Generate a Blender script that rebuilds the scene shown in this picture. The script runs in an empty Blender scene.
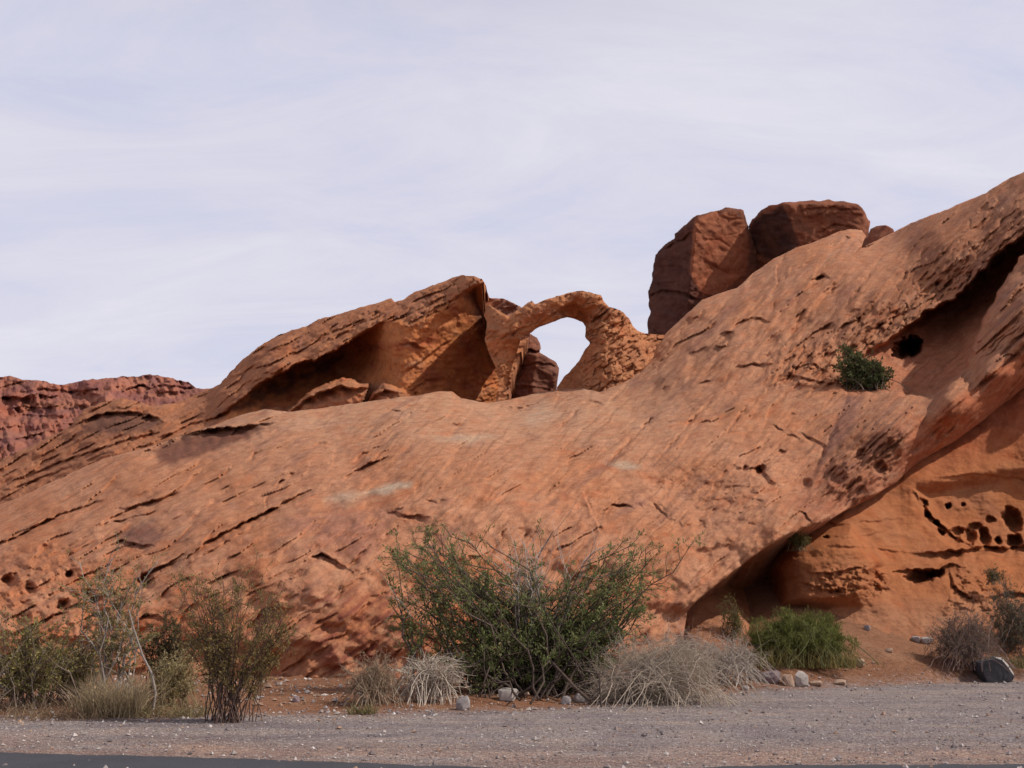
import bpy, math, random
import numpy as np

# ------------------------------------------------------------------ camera
F, CX, CY = 1078.0, 512.0, 384.0
PITCH = math.atan(231.0 / F)
CP, SP = math.cos(PITCH), math.sin(PITCH)
EYE = 1.7
SUN_EL, SUN_AZ = 45.0, 100.0          # azimuth clockwise from +Y (the view direction)

sc = bpy.context.scene
COL = sc.collection
rng = np.random.default_rng(7)
random.seed(7)


def unproj(u, v, t):
    """pixel + camera-axis depth -> world point"""
    xc = (u - CX) / F
    yc = (CY - v) / F
    return np.stack([xc * t, (CP - yc * SP) * t, (SP + yc * CP) * t + EYE], -1)


# ------------------------------------------------------------------ numpy noise
_perm = np.random.default_rng(11).permutation(1024)
_ang = np.random.default_rng(12).random(1024) * 2 * np.pi
_gx, _gy = np.cos(_ang), np.sin(_ang)


def noise2(x, y, seed=0):
    xi = np.floor(x).astype(int); yi = np.floor(y).astype(int)
    xf = x - xi; yf = y - yi
    def g(ix, iy, dx, dy):
        h = _perm[(_perm[(ix + seed * 37) & 1023] + iy) & 1023]
        return _gx[h] * dx + _gy[h] * dy
    a = g(xi, yi, xf, yf); b = g(xi + 1, yi, xf - 1, yf)
    c = g(xi, yi + 1, xf, yf - 1); d = g(xi + 1, yi + 1, xf - 1, yf - 1)
    s = xf * xf * xf * (xf * (xf * 6 - 15) + 10); w = yf * yf * yf * (yf * (yf * 6 - 15) + 10)
    return (a + (b - a) * s + ((c + (d - c) * s) - (a + (b - a) * s)) * w) * 1.5


def fbm(x, y, octv=4, seed=0, gain=0.5):
    r = np.zeros(np.shape(x)); amp = 1.0; tot = 0
    for i in range(octv):
        r = r + amp * noise2(x, y, seed + i * 5); tot += amp
        x = x * 2.03 + 17.1; y = y * 2.03 + 5.3; amp *= gain
    return r / tot


def cells(x, y, seed=0):
    """F2-F1 of a jittered cell pattern and a random value per cell"""
    xi = np.floor(x).astype(int); yi = np.floor(y).astype(int)
    d1 = np.full(np.shape(x), 9.0); d2 = d1.copy(); val = np.zeros(np.shape(x))
    for dx in (-1, 0, 1):
        for dy in (-1, 0, 1):
            ix, iy = xi + dx, yi + dy
            h = _perm[(_perm[(ix + seed * 41) & 1023] + iy) & 1023]
            px = ix + 0.5 + 0.42 * _gx[h]; py = iy + 0.5 + 0.42 * _gy[h]
            d = np.hypot(px - x, py - y)
            closer = d < d1
            d2 = np.where(closer, d1, np.minimum(d2, d)); val = np.where(closer, h / 1023.0, val)
            d1 = np.where(closer, d, d1)
    return d2 - d1, val


def sstep(a, b, x):
    t = np.clip((x - a) / (b - a), 0, 1)
    return t * t * (3 - 2 * t)


def rot(u, v, deg):
    c, s = math.cos(math.radians(deg)), math.sin(math.radians(deg))
    return u * c - v * s, u * s + v * c      # first axis runs up to the right at `deg` on the picture


# ------------------------------------------------------------------ authoring helpers (pixels)
def tps(ctrl, smooth=0.02):
    """thin plate through (u, v, depth) points, on 1/depth, so that planes stay planes"""
    c = np.array(ctrl, float); p = c[:, :2] / 100.0; w = 100.0 / c[:, 2]
    n = len(p)
    d = np.hypot(p[:, None, 0] - p[None, :, 0], p[:, None, 1] - p[None, :, 1])
    K = d * d * np.log(d + 1e-9) + np.eye(n) * smooth
    A = np.zeros((n + 3, n + 3)); A[:n, :n] = K; A[:n, n] = 1; A[:n, n + 1:] = p
    A[n, :n] = 1; A[n + 1:, :n] = p.T
    s = np.linalg.solve(A, np.r_[w, 0, 0, 0])
    def f(u, v):
        x, y = u / 100.0, v / 100.0
        r = s[n] + s[n + 1] * x + s[n + 2] * y
        for i in range(n):
            q = np.hypot(x - p[i, 0], y - p[i, 1])
            r = r + s[i] * q * q * np.log(q + 1e-9)
        return 100.0 / np.clip(r, 0.2, 20)
    return f


def polydist(U, V, pts, closed=False):
    """distance to a polyline, signed: positive below a line drawn left to right; and the 0..1 run along it"""
    P = np.array(pts, float)
    if closed: P = np.vstack([P, P[:1]])
    best = np.full(np.shape(U), 1e9); sgn = np.ones(np.shape(U)); run = np.zeros(np.shape(U))
    L = np.r_[0, np.cumsum(np.hypot(*np.diff(P, axis=0).T))]
    for i in range(len(P) - 1):
        a, b = P[i], P[i + 1]; e = b - a; l2 = e @ e + 1e-9
        t = np.clip(((U - a[0]) * e[0] + (V - a[1]) * e[1]) / l2, 0, 1)
        dx = U - a[0] - t * e[0]; dy = V - a[1] - t * e[1]
        d = np.hypot(dx, dy); m = d < best
        best = np.where(m, d, best)
        sgn = np.where(m, np.where(e[0] * dy - e[1] * dx >= 0, 1.0, -1.0), sgn)
        run = np.where(m, (L[i] + t * math.sqrt(l2)) / L[-1], run)
    return best, sgn, run


def inside(U, V, poly):
    P = np.array(poly, float); r = np.zeros(np.shape(U), bool)
    for i in range(len(P)):
        x0, y0 = P[i]; x1, y1 = P[(i + 1) % len(P)]
        if y0 == y1: continue
        c = ((y0 > V) != (y1 > V)) & (U < (x1 - x0) * (V - y0) / (y1 - y0) + x0)
        r ^= c
    return r


def polymask(U, V, poly, soft):
    d, _, _ = polydist(U, V, poly, True)
    s = np.where(inside(U, V, poly), d, -d)
    return sstep(-soft, soft, s)


def window(U, V, pts, pad):
    P = np.array(pts, float)
    return (U > P[:, 0].min() - pad) & (U < P[:, 0].max() + pad) & (V > P[:, 1].min() - pad) & (V < P[:, 1].max() + pad)


def ledge(T, U, V, pts, w, amp, lip=4.0, p=1.4, wob=1.0):
    """a slab edge: rock stands proud above the line and steps back below it"""
    m = window(U, V, pts, w + lip + 4)
    if not m.any(): return
    u, v = U[m], V[m]
    wu = u + wob * 1.6 * noise2(u / 7, v / 7, 91); wv = v + wob * 1.6 * noise2(u / 7, v / 7, 92)
    d, s, r = polydist(wu, wv, pts)
    s = d * s
    k = np.clip(np.sin(np.pi * np.clip(r, 0.02, 0.98)), 0, 1) ** 0.45 * (0.8 + 0.5 * noise2(u / 11, v / 11, 93))
    sm = sstep(-.9, .9, s)
    t = sm * np.clip(1 - np.maximum(s, 0) / w, 0, 1) ** p - (1 - sm) * 0.3 * np.clip(1 + np.minimum(s, 0) / lip, 0, 1) ** 1.5
    T[m] += amp * k * t


def crack(T, U, V, pts, w, amp):
    m = window(U, V, pts, w * 3 + 4)
    if not m.any(): return
    u, v = U[m], V[m]
    wu = u + 1.2 * noise2(u / 6, v / 6, 81); wv = v + 1.2 * noise2(u / 6, v / 6, 82)
    d, s, r = polydist(wu, wv, pts)
    k = np.clip(np.sin(np.pi * np.clip(r, 0.02, 0.98)), 0, 1) ** 0.5
    k = k * np.clip(.75 + 1.1 * noise2(u / 13, v / 13, 83), .1, 1.5)
    T[m] += amp * k * np.exp(-(d / w) ** 2)


def dent(T, U, V, u0, v0, ru, rv, amp, ang=0.0, p=2.0):
    """a hollow with a definite rim"""
    c, s = math.cos(math.radians(ang)), math.sin(math.radians(ang))
    m = (abs(U - u0) < max(ru, rv) * 1.5) & (abs(V - v0) < max(ru, rv) * 1.5)
    if not m.any(): return
    a = (U[m] - u0) * c - (V[m] - v0) * s; b = (U[m] - u0) * s + (V[m] - v0) * c
    q = np.clip(np.hypot(a / ru, b / rv) + 0.12 * noise2(U[m] / 5, V[m] / 5, 71), 0, 9)
    T[m] += amp * np.clip(1 - q ** p, 0, 1)


def roughen(poly, amp, seg=2.5, seed=0, scale=9.0, keep=None):
    P = np.array(poly, float); out = []
    for i in range(len(P)):
        a, b = P[i], P[(i + 1) % len(P)]
        n = max(1, int(np.hypot(*(b - a)) / seg)); n = min(n, 160)
        for k in range(n):
            out.append(a + (b - a) * k / n)
    Q = np.array(out)
    dx = fbm(Q[:, 0] / scale, Q[:, 1] / scale, 3, seed + 3) * amp
    dy = fbm(Q[:, 0] / scale, Q[:, 1] / scale, 3, seed + 9) * amp
    return Q + np.stack([dx, dy], -1)


def roll(U, V, edges, r, T):
    """rounds the surface away from the eye towards the given outline edges, r in pixels"""
    d, _, _ = polydist(U, V, edges)
    k = np.clip(1 - d / r, 0, 1)
    return T + (r * T / F) * (1 - np.sqrt(np.clip(1 - k * k, 0, 1)))


# ------------------------------------------------------------------ mesh output
def make_mesh(name, verts, faces, mat=None, smooth=True, colors=None, attr='rock_colour'):
    """faces: (n,3) or (n,4) int array, or a list of such arrays"""
    if not isinstance(faces, list): faces = [faces]
    faces = [np.asarray(f, np.int32) for f in faces if len(f)]
    me = bpy.data.meshes.new(name)
    verts = np.asarray(verts, np.float32)
    me.vertices.add(len(verts)); me.vertices.foreach_set('co', verts.ravel())
    nl = sum(f.size for f in faces); npol = sum(len(f) for f in faces)
    me.loops.add(nl); me.polygons.add(npol)
    me.loops.foreach_set('vertex_index', np.concatenate([f.ravel() for f in faces]))
    tot = np.concatenate([np.full(len(f), f.shape[1], np.int32) for f in faces])
    start = np.r_[0, np.cumsum(tot)[:-1]].astype(np.int32)
    me.polygons.foreach_set('loop_start', start)
    me.polygons.foreach_set('loop_total', tot)
    me.polygons.foreach_set('use_smooth', np.full(npol, smooth, bool))
    if colors is not None:
        a = me.attributes.new(attr, 'FLOAT_COLOR', 'POINT')
        c = np.ones((len(verts), 4), np.float32); c[:, :3] = colors
        a.data.foreach_set('color', c.ravel())
    me.update(calc_edges=True)
    me.validate()
    if mat: me.materials.append(mat)
    return me


def put(name, me, parent=None, loc=None, **props):
    o = bpy.data.objects.new(name, me); COL.objects.link(o)
    if parent is not None: o.parent = parent
    if loc is not None: o.location = loc
    for k, v in props.items(): o[k] = v
    return o


def relief(name, poly, depth, colour, mat, step=1.0, rough=1.0, seed=0, back=None, skirt=None, scale=9.0):
    """A rock body: its face is a sheet whose every vertex has its own distance; closed behind by a rounded
    back (back = thickness in metres) or by rock running back from its rim (skirt = list of (dy, dz))."""
    P = roughen(poly, rough, 2.5, seed, scale) if rough else np.array(poly, float)
    u0, v0 = P.min(0) - step; u1, v1 = P.max(0) + step
    us = np.arange(u0, u1 + step, step); vs = np.arange(v0, v1 + step, step)
    U, V = np.meshgrid(us, vs)
    IN = inside(U, V, P)
    cell = (IN[:-1, :-1].astype(int) + IN[1:, :-1] + IN[:-1, 1:] + IN[1:, 1:]) >= 2
    used = np.zeros(IN.shape, bool)
    used[:-1, :-1] |= cell; used[1:, :-1] |= cell; used[:-1, 1:] |= cell; used[1:, 1:] |= cell
    out = used & ~IN
    ou, ov = U[out], V[out]                       # rim vertices are pulled onto the outline
    best = np.full(ou.shape, 1e9); bu, bv = ou.copy(), ov.copy()
    for i in range(len(P)):
        a, b = P[i], P[(i + 1) % len(P)]; e = b - a; l2 = e @ e + 1e-9
        t = np.clip(((ou - a[0]) * e[0] + (ov - a[1]) * e[1]) / l2, 0, 1)
        qx, qy = a[0] + t * e[0], a[1] + t * e[1]
        d = np.hypot(ou - qx, ov - qy); m = d < best
        best[m] = d[m]; bu[m] = qx[m]; bv[m] = qy[m]
    U[out], V[out] = bu, bv
    T = depth(U, V)
    C = colour(U, V, T)
    idx = -np.ones(IN.shape, int); idx[used] = np.arange(used.sum())
    W = unproj(U[used], V[used], T[used]); Cc = C[used]
    a, b, c, d = idx[:-1, :-1][cell], idx[:-1, 1:][cell], idx[1:, 1:][cell], idx[1:, :-1][cell]
    quads = np.stack([a, d, c, b], -1)
    faces = [quads]
    # rim edges: used by one quad only, kept in winding order
    E = np.concatenate([quads[:, [0, 1]], quads[:, [1, 2]], quads[:, [2, 3]], quads[:, [3, 0]]])
    key = E.min(1).astype(np.int64) * len(W) + E.max(1)
    _, inv, cnt = np.unique(key, return_inverse=True, return_counts=True)
    rim = E[cnt[inv] == 1]
    if back is not None:
        d, _, _ = polydist(U[used], V[used], P[::3], True)
        s = np.sqrt(np.clip(d * T[used] / F / (np.minimum(back(U[used], V[used]), 2.5) * 0.5 if callable(back) else back * 0.5), 0, 1))
        onrim = np.zeros(len(W), bool); onrim[rim.ravel()] = True
        bk = back(U[used], V[used]) if callable(back) else back
        TB = T[used] + bk * np.where(onrim, 0, 0.06 + 0.94 * s)
        TB = TB + 0.2 * np.where(onrim, 0, 1) * fbm(U[used] / 14, V[used] / 14, 4, seed + 40)
        W2 = unproj(U[used], V[used], TB)
        n = len(W)
        W = np.vstack([W, W2]); Cc = np.vstack([Cc, Cc])
        faces.append(quads[:, ::-1] + n)
        faces.append(np.stack([rim[:, 1], rim[:, 0], rim[:, 0] + n, rim[:, 1] + n], -1))
    if skirt is not None:
        prev = rim; rv, rinv = np.unique(rim.ravel(), return_inverse=True)
        rinv = rinv.reshape(rim.shape); base = W[rv]; cb = Cc[rv]; cur = rim
        for k, (dy, dz) in enumerate(skirt):
            n = len(W)
            j = 0.12 * dy
            q = base + np.array([0, dy, dz]) + j * np.stack([fbm(base[:, 0] * .8 + 9 * k, base[:, 2] * .8, 3, 50 + i) for i in range(3)], -1)
            W = np.vstack([W, q]); Cc = np.vstack([Cc, cb])
            nxt = rinv + n
            faces.append(np.stack([cur[:, 1], cur[:, 0], nxt[:, 0], nxt[:, 1]], -1))
            cur = nxt
    return make_mesh(name, W, faces, mat, True, Cc)
# ------------------------------------------------------------------ materials
def nodes_of(name):
    m = bpy.data.materials.new(name); m.use_nodes = True
    nt = m.node_tree; b = nt.nodes['Principled BSDF']
    return m, nt, b


def N(nt, typ, **kw):
    n = nt.nodes.new(typ)
    for k, v in kw.items():
        if k.startswith('i_'):
            n.inputs[k[2:].replace('_', ' ')].default_value = v
        else:
            setattr(n, k, v)
    return n


def noise_node(nt, co, scale, detail=6, rough=.6, dist=0.0):
    n = N(nt, 'ShaderNodeTexNoise'); n.inputs['Scale'].default_value = scale
    n.inputs['Detail'].default_value = detail; n.inputs['Roughness'].default_value = rough
    n.inputs['Distortion'].default_value = dist
    nt.links.new(co, n.inputs['Vector'])
    return n.outputs['Fac']


def ramp(nt, fac, stops):
    r = N(nt, 'ShaderNodeValToRGB'); e = r.color_ramp.elements
    while len(e) < len(stops): e.new(0.5)
    for i, (p, c) in enumerate(stops):
        e[i].position = p; e[i].color = (*c, 1) if len(c) == 3 else c
    nt.links.new(fac, r.inputs['Fac'])
    return r.outputs['Color']


def mul(nt, a, b, typ='MULTIPLY', fac=1.0):
    m = N(nt, 'ShaderNodeMix', data_type='RGBA', blend_type=typ)
    m.inputs[0].default_value = fac
    nt.links.new(a, m.inputs[6]); nt.links.new(b, m.inputs[7])
    return m.outputs[2]


def rock_material(name, fine=1.0, scale=1.0, bump=0.05, bed=(-.64, .67, .37)):
    """sandstone: its colours come from the mesh, the grain, pits and thin beds from the nodes"""
    m, nt, b = nodes_of(name)
    co = N(nt, 'ShaderNodeTexCoord').outputs['Object']
    at = N(nt, 'ShaderNodeAttribute', attribute_name='rock_colour').outputs['Color']
    dt = N(nt, 'ShaderNodeVectorMath', operation='DOT_PRODUCT'); dt.inputs[1].default_value = bed; nt.links.new(co, dt.inputs[0])
    s1 = N(nt, 'ShaderNodeVectorMath', operation='SCALE'); s1.inputs[0].default_value = tuple(2.6 * k for k in bed); nt.links.new(dt.outputs['Value'], s1.inputs['Scale'])
    s2 = N(nt, 'ShaderNodeVectorMath', operation='SCALE'); s2.inputs['Scale'].default_value = .35; nt.links.new(co, s2.inputs[0])
    mp = N(nt, 'ShaderNodeVectorMath', operation='ADD'); nt.links.new(s1.outputs[0], mp.inputs[0]); nt.links.new(s2.outputs[0], mp.inputs[1])
    n1 = noise_node(nt, co, 2.2 * scale, 8, .65)
    n2 = noise_node(nt, mp.outputs['Vector'], 1.6 * scale, 6, .6, .3)
    n3 = noise_node(nt, co, 17 * scale, 7, .78)
    c = mul(nt, at, ramp(nt, n1, [(0.25, (.72, .66, .66)), (0.5, (1, 1, 1)), (0.75, (1.18, 1.24, 1.26))]))
    n4 = noise_node(nt, co, .9 * scale, 7, .7, .5)
    c = mul(nt, c, ramp(nt, n4, [(0.3, (1.04, .84, .72)), (0.44, (1, .98, .96)), (0.54, (1.0, 1.03, 1.02)), (0.66, (.88, .87, .94)), (.78, (1.1, 1.12, 1.0))]))
    c = mul(nt, c, ramp(nt, n2, [(0.3, (.74, .70, .70)), (0.5, (1, 1, 1)), (0.72, (1.16, 1.18, 1.2))]), fac=.45 * fine)
    c = mul(nt, c, ramp(nt, n3, [(0.30, (.60, .55, .52)), (0.46, (1, 1, 1)), (0.74, (1.2, 1.22, 1.24))]), fac=.95 * fine)
    nt.links.new(c, b.inputs['Base Color'])
    b.inputs['Roughness'].default_value = .93; b.inputs['Specular IOR Level'].default_value = .15
    ad = N(nt, 'ShaderNodeMath', operation='ADD'); nt.links.new(n1, ad.inputs[0])
    m2 = N(nt, 'ShaderNodeMath', operation='MULTIPLY'); m2.inputs[1].default_value = .55; nt.links.new(n3, m2.inputs[0])
    nt.links.new(m2.outputs[0], ad.inputs[1])
    a2 = N(nt, 'ShaderNodeMath', operation='ADD'); nt.links.new(ad.outputs[0], a2.inputs[0])
    m3 = N(nt, 'ShaderNodeMath', operation='MULTIPLY'); m3.inputs[1].default_value = .5; nt.links.new(n2, m3.inputs[0]); nt.links.new(m3.outputs[0], a2.inputs[1])
    bp = N(nt, 'ShaderNodeBump'); bp.inputs['Strength'].default_value = .55; bp.inputs['Distance'].default_value = bump * 4
    nt.links.new(a2.outputs[0], bp.inputs['Height']); nt.links.new(bp.outputs['Normal'], b.inputs['Normal'])
    return m


M_SLICK = rock_material('slickrock_sandstone', 1.0, 1.0, .045)
M_FIN = rock_material('fin_sandstone', 1.0, .8, .06)
M_WALL = rock_material('wall_sandstone', .5, 1.0, .04, (-.1, .15, .98))
M_VARN = rock_material('varnished_sandstone', .8, .5, .06, (.2, .1, .97))
M_FAR = rock_material('far_sandstone', .7, .12, .4)

TAN = np.array([.472, .212, .116]); ORANGE = np.array([.46, .182, .086]); RED = np.array([.40, .138, .060])
PURPLE = np.array([.27, .122, .088]); BROWN = np.array([.33, .135, .072]); PALE = np.array([.47, .255, .155])
DARK = np.array([.12, .055, .04]); VARN = np.array([.20, .068, .043]); FRESH = np.array([.44, .165, .065])


def mixc(a, b, k):
    return a + (b - a) * k[..., None]


def beds(U, V, deg, la, lb, seed, warp=1.2):
    """0..1 saw across tilted beds (1 at the top lip of each slab) and the running coordinates"""
    a, b = rot(U, V, deg)
    q = b / lb + warp * fbm(a / la, b / (la * .5), 3, seed)
    f = q - np.floor(q)
    return f, a, b


# ------------------------------------------------------------------ the slickrock hillside
rim_left = [(-160, 556), (-60, 524), (-10, 508), (20, 497), (51, 482), (102, 459), (152, 446), (180, 436), (218, 424), (240, 415),
            (266, 409), (287, 412), (315, 409), (342, 405), (380, 400), (419, 395), (440, 391), (453, 392), (461, 398), (488, 403),
            (512, 399), (540, 392), (562, 389), (584, 388), (600, 392)]
rim_right = [(606, 390), (625, 372), (645, 352), (664, 335), (684, 316), (702, 300), (720, 293), (737, 288), (752, 274), (773, 259),
             (795, 248), (812, 243), (828, 236), (840, 231), (850, 229), (862, 230), (866, 236), (861, 248), (875, 241), (892, 233),
             (913, 222), (947, 209), (966, 201), (985, 193), (1004, 181), (1023, 172), (1060, 150), (1110, 128), (1174, 104)]
lip = [(1174, 306), (1090, 352), (1024, 388), (995, 411), (966, 433), (935, 452), (912, 467), (898, 481), (880, 492),
       (850, 508), (830, 519), (808, 526), (790, 533), (770, 545), (752, 557), (728, 576), (707, 592), (693, 604), (687, 613)]
slab_poly = rim_left + rim_right + lip + [(683, 640), (600, 700), (430, 715), (300, 716), (150, 720), (-160, 725)]

F_T = tps([
    (-160, 700, 29), (0, 700, 28), (150, 700, 27.2), (300, 705, 26), (430, 700, 25.8), (600, 690, 26.6), (686, 622, 28.6),
    (-160, 610, 33), (0, 620, 29.6), (150, 625, 28.2), (280, 625, 27.4), (420, 620, 27.3), (540, 620, 27.6), (630, 610, 28.0),
    (-160, 556, 46), (0, 505, 46), (0, 560, 36.5), (120, 455, 46.5), (130, 520, 37.5), (150, 575, 31), (270, 570, 29.6), (420, 570, 29.0), (530, 570, 29.2), (640, 565, 29.6),
    (190, 436, 47.5), (266, 410, 49), (270, 470, 39.5), (270, 520, 33.2), (410, 520, 31.6), (520, 515, 32.0), (610, 520, 32.0),
    (342, 405, 49.5), (350, 470, 38), (440, 392, 51), (500, 403, 51), (470, 450, 39),
    (584, 389, 52), (560, 440, 41.5), (640, 460, 37.5),
    (664, 336, 56), (702, 300, 58.5), (773, 259, 62), (850, 229, 64), (892, 233, 64), (960, 204, 60), (1023, 172, 58), (1174, 104, 56),
    (640, 400, 48.5), (700, 380, 47.5), (680, 440, 39.8), (700, 500, 33.6), (715, 545, 30.6), (760, 450, 38), (800, 420, 41), (780, 330, 50),
    (830, 350, 47), (860, 300, 50), (882, 337, 47), (956, 296, 48.5), (940, 250, 53), (1024, 226, 48.5), (1174, 160, 47),
    (811, 475, 35.2), (847, 396, 42.6), (885, 394, 42.2), (935, 394, 40.8), (968, 368, 41.2), (1009, 272, 45), (1024, 252, 45.6), (1174, 200, 44),
    (1024, 345, 37.6), (985, 372, 36.8), (945, 400, 35.9), (905, 432, 35.0), (865, 470, 33.9), (1174, 306, 41.5), (1090, 352, 40.8), (1024, 388, 40.2), (995, 411, 39.4), (966, 433, 38.5), (935, 452, 37.5),
    (912, 466, 36.6), (897, 481, 35.2), (850, 506, 32.9), (794, 512, 31.2), (752, 557, 29.8), (693, 604, 28.6),
    (890, 412, 37.8), (950, 368, 38.6), (1024, 300, 39.6), (1174, 262, 38.5), (740, 560, 30.0),
], .01)

alcove_poly = [(1174, 148), (1100, 190), (1040, 224), (1024, 234), (994, 258), (972, 283), (956, 299), (928, 312), (905, 330), (884, 345), (866, 352), (846, 372),
               (838, 386), (847, 394), (866, 393), (885, 391), (905, 395), (935, 394), (968, 369), (974, 345), (983, 322), (1009, 272), (1030, 246), (1100, 215), (1174, 185)]
ALC_T = tps([(1174, 170, 49.5), (1024, 243, 53), (994, 280, 53.6), (970, 300, 53.8), (945, 322, 52.8), (960, 345, 48.4), (912, 345, 49.6), (900, 370, 46.6), (900, 340, 49), (880, 352, 47.6),
             (930, 375, 45.5), (880, 380, 44.6), (850, 388, 43.8), (900, 394, 43.4), (950, 380, 43.8), (975, 345, 46)], .02)
slots = [[(774, 425), (783, 431)], [(789, 434), (798, 438)], [(799, 432), (811, 438), (824, 445)]]
F_LEDGES = [  # points, width px, depth m, lip px
    ([(152, 448), (166, 440), (182, 435), (200, 430), (222, 428), (243, 427), (262, 424)], 24, 2.2, 5),
    ([(-60, 566), (0, 543), (20, 535), (42, 522), (63, 513), (84, 507), (102, 499)], 7, .75, 5),
    ([(187, 557), (205, 543), (218, 535), (234, 527), (250, 519), (273, 508), (290, 499), (308, 491)], 9, 1.1, 5),
    ([(96, 527), (111, 521), (122, 520), (136, 516)], 5, .5, 4), ([(112, 510), (137, 506), (161, 499), (186, 489)], 4, .45, 3),
    ([(134, 581), (144, 574), (156, 568), (170, 562), (182, 554)], 10, .7, 5), ([(128, 628), (146, 613), (160, 617)], 10, .5, 4),
    ([(108, 545), (121, 540), (138, 545), (152, 545)], 9, .7, 4), ([(345, 477), (355, 471), (367, 464), (376, 461), (384, 458)], 9, .8, 5),
    ([(352, 463), (361, 454), (372, 449), (384, 444)], 5, .4, 4), ([(309, 559), (322, 553), (335, 560), (347, 569)], 11, .7, 6),
    ([(345, 570), (356, 558), (368, 546)], 5, .4, 4), ([(391, 512), (408, 515), (427, 517)], 6, .5, 4), ([(443, 425), (455, 424), (468, 426)], 4, .4, 3),
    ([(424, 499), (436, 502), (448, 499)], 4, .25, 3), ([(604, 510), (612, 505), (622, 504), (634, 508)], 7, .5, 4), ([(654, 502), (662, 512), (668, 518)], 4, .3, 3),
    ([(584, 494), (591, 511), (597, 522), (602, 534)], 7, -.35, 3), ([(733, 327), (742, 321), (751, 318), (768, 321)], 5, .6, 4),
    ([(738, 367), (752, 364), (770, 364)], 5, .6, 4), ([(697, 383), (712, 381)], 4, .5, 3), ([(812, 279), (820, 276), (829, 277)], 4, .9, 3),
    ([(782, 375), (800, 377), (820, 382), (836, 384)], 6, .5, 4), ([(796, 368), (812, 363), (826, 371)], 5, .5, 4), ([(870, 330), (885, 322), (897, 316), (908, 306)], 6, .8, 4),
    ([(735, 466), (745, 470), (758, 466), (770, 480)], 8, .6, 5), ([(795, 509), (805, 514), (811, 522)], 4, .5, 2), ([(540, 402), (520, 408), (498, 405)], 5, -.5, 3),
    ([(470, 413), (500, 407), (525, 412)], 4, .35, 3), ([(100, 523), (122, 512), (144, 502), (161, 499), (185, 484), (202, 468)], 13, .6, 7), ([(266, 508), (264, 500), (270, 494)], 4, .3, 3), ([(279, 488), (287, 479), (296, 472)], 5, .45, 3), ([(0, 640), (60, 612), (110, 590)], 8, .5, 5), ([(318, 558), (332, 562), (345, 567), (356, 558), (366, 547)], 6, .35, 4), ([(40, 600), (90, 572), (120, 560)], 7, .45, 5),
    ([(575, 405), (590, 399), (604, 405)], 5, .4, 3), ([(380, 408), (400, 410), (415, 405)], 4, .3, 3),
    ([(238, 433), (262, 420), (285, 415)], 5, .5, 4), ([(300, 452), (315, 444), (332, 441)], 4, .3, 3), ([(272, 487), (283, 479), (294, 472)], 5, .5, 3),
    ([(900, 432), (878, 448), (862, 470)], 5, -.4, 3), ([(905, 405), (940, 385), (985, 350), (1024, 318)], 4, .35, 3), ([(880, 445), (925, 410), (975, 365)], 4, .3, 3),
] + [(p, 5, .55, 3) for p in slots]
F_CRACKS = [([(606, 465), (622, 448), (637, 433), (650, 421), (660, 412)], 1.3, .7), ([(656, 462), (672, 444), (690, 422), (710, 402)], 1.2, .55),
            ([(727, 433), (735, 421), (746, 408)], 1.3, .6), ([(556, 432), (567, 421), (580, 409)], 1.3, .6), ([(594, 427), (604, 419), (616, 410)], 1.2, .28),
            ([(172, 538), (190, 522), (207, 509), (228, 489)], 3, .3), ([(240, 470), (255, 455), (268, 449)], 2, .3), ([(640, 372), (668, 345), (700, 312)], 1.4, .3),
            ([(700, 360), (740, 322), (790, 270)], 1.3, .25), ([(848, 396), (836, 425), (822, 455), (811, 478)], 2.0, .25),
            ([(880, 260), (862, 285), (842, 312)], 1.4, .4), ([(925, 250), (900, 282), (880, 300)], 1.4, .4), ([(962, 232), (930, 270), (905, 295)], 1.3, .3), ([(820, 300), (800, 325), (778, 350)], 1.3, .35)]
_r = random.Random(5)
for i in range(42):
    u = _r.uniform(-20, 880); v = _r.uniform(395, 620)
    dg = 31 + 17 * min(max((u - 150) / 480, 0), 1) + _r.uniform(-7, 7)
    L = _r.uniform(8, 34) * (1.7 if u < 350 else 1); c, s = math.cos(math.radians(dg)), math.sin(math.radians(dg))
    pts = [(u + (k * L - L) * .5 * c, v - (k * L - L) * .5 * s + _r.uniform(-1, 1)) for k in range(3)]
    if i % 3: F_LEDGES.append((pts, _r.uniform(2.5, 7), _r.uniform(.05, .20), 3))
    else: F_CRACKS.append((pts, _r.uniform(.7, 1.2), _r.uniform(.06, .2)))
for i in range(60):                      # the steep cross-beds of the right-hand slope
    u = _r.uniform(650, 1100); v = _r.uniform(180, 390)
    dg = 47 + _r.uniform(-8, 9); L = _r.uniform(10, 50); c, s = math.cos(math.radians(dg)), math.sin(math.radians(dg))
    pts = [(u + (k * L - L) * .5 * c, v - (k * L - L) * .5 * s + _r.uniform(-1.5, 1.5)) for k in range(3)]
    if i % 2: F_LEDGES.append((pts, _r.uniform(2.5, 7), _r.uniform(.12, .5), 3))
    else: F_CRACKS.append((pts, _r.uniform(.8, 1.6), _r.uniform(.12, .4)))
for i in range(90):                       # long fine bedding lines
    u = _r.uniform(-40, 880); v = _r.uniform(400, 600) if u < 620 else _r.uniform(340, 520)
    dg = 30 + 16 * min(max((u - 150) / 450, 0), 1) + _r.uniform(-3, 3)
    L = _r.uniform(40, 150); c, s = math.cos(math.radians(dg)), math.sin(math.radians(dg))
    pts = [(u + (k / 4 - .5) * L * c, v - (k / 4 - .5) * L * s + _r.uniform(-1.5, 1.5)) for k in range(5)]
    if i % 3 == 0: F_LEDGES.append((pts, _r.uniform(3, 9), _r.uniform(.06, .16), 3))
    else: F_CRACKS.append((pts, _r.uniform(.6, 1.0), _r.uniform(.06, .16)))


def band_mask(U, V, pts, w0, w1):
    d, s, r = polydist(U, V, pts)
    return sstep(w1, w0, d)


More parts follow.
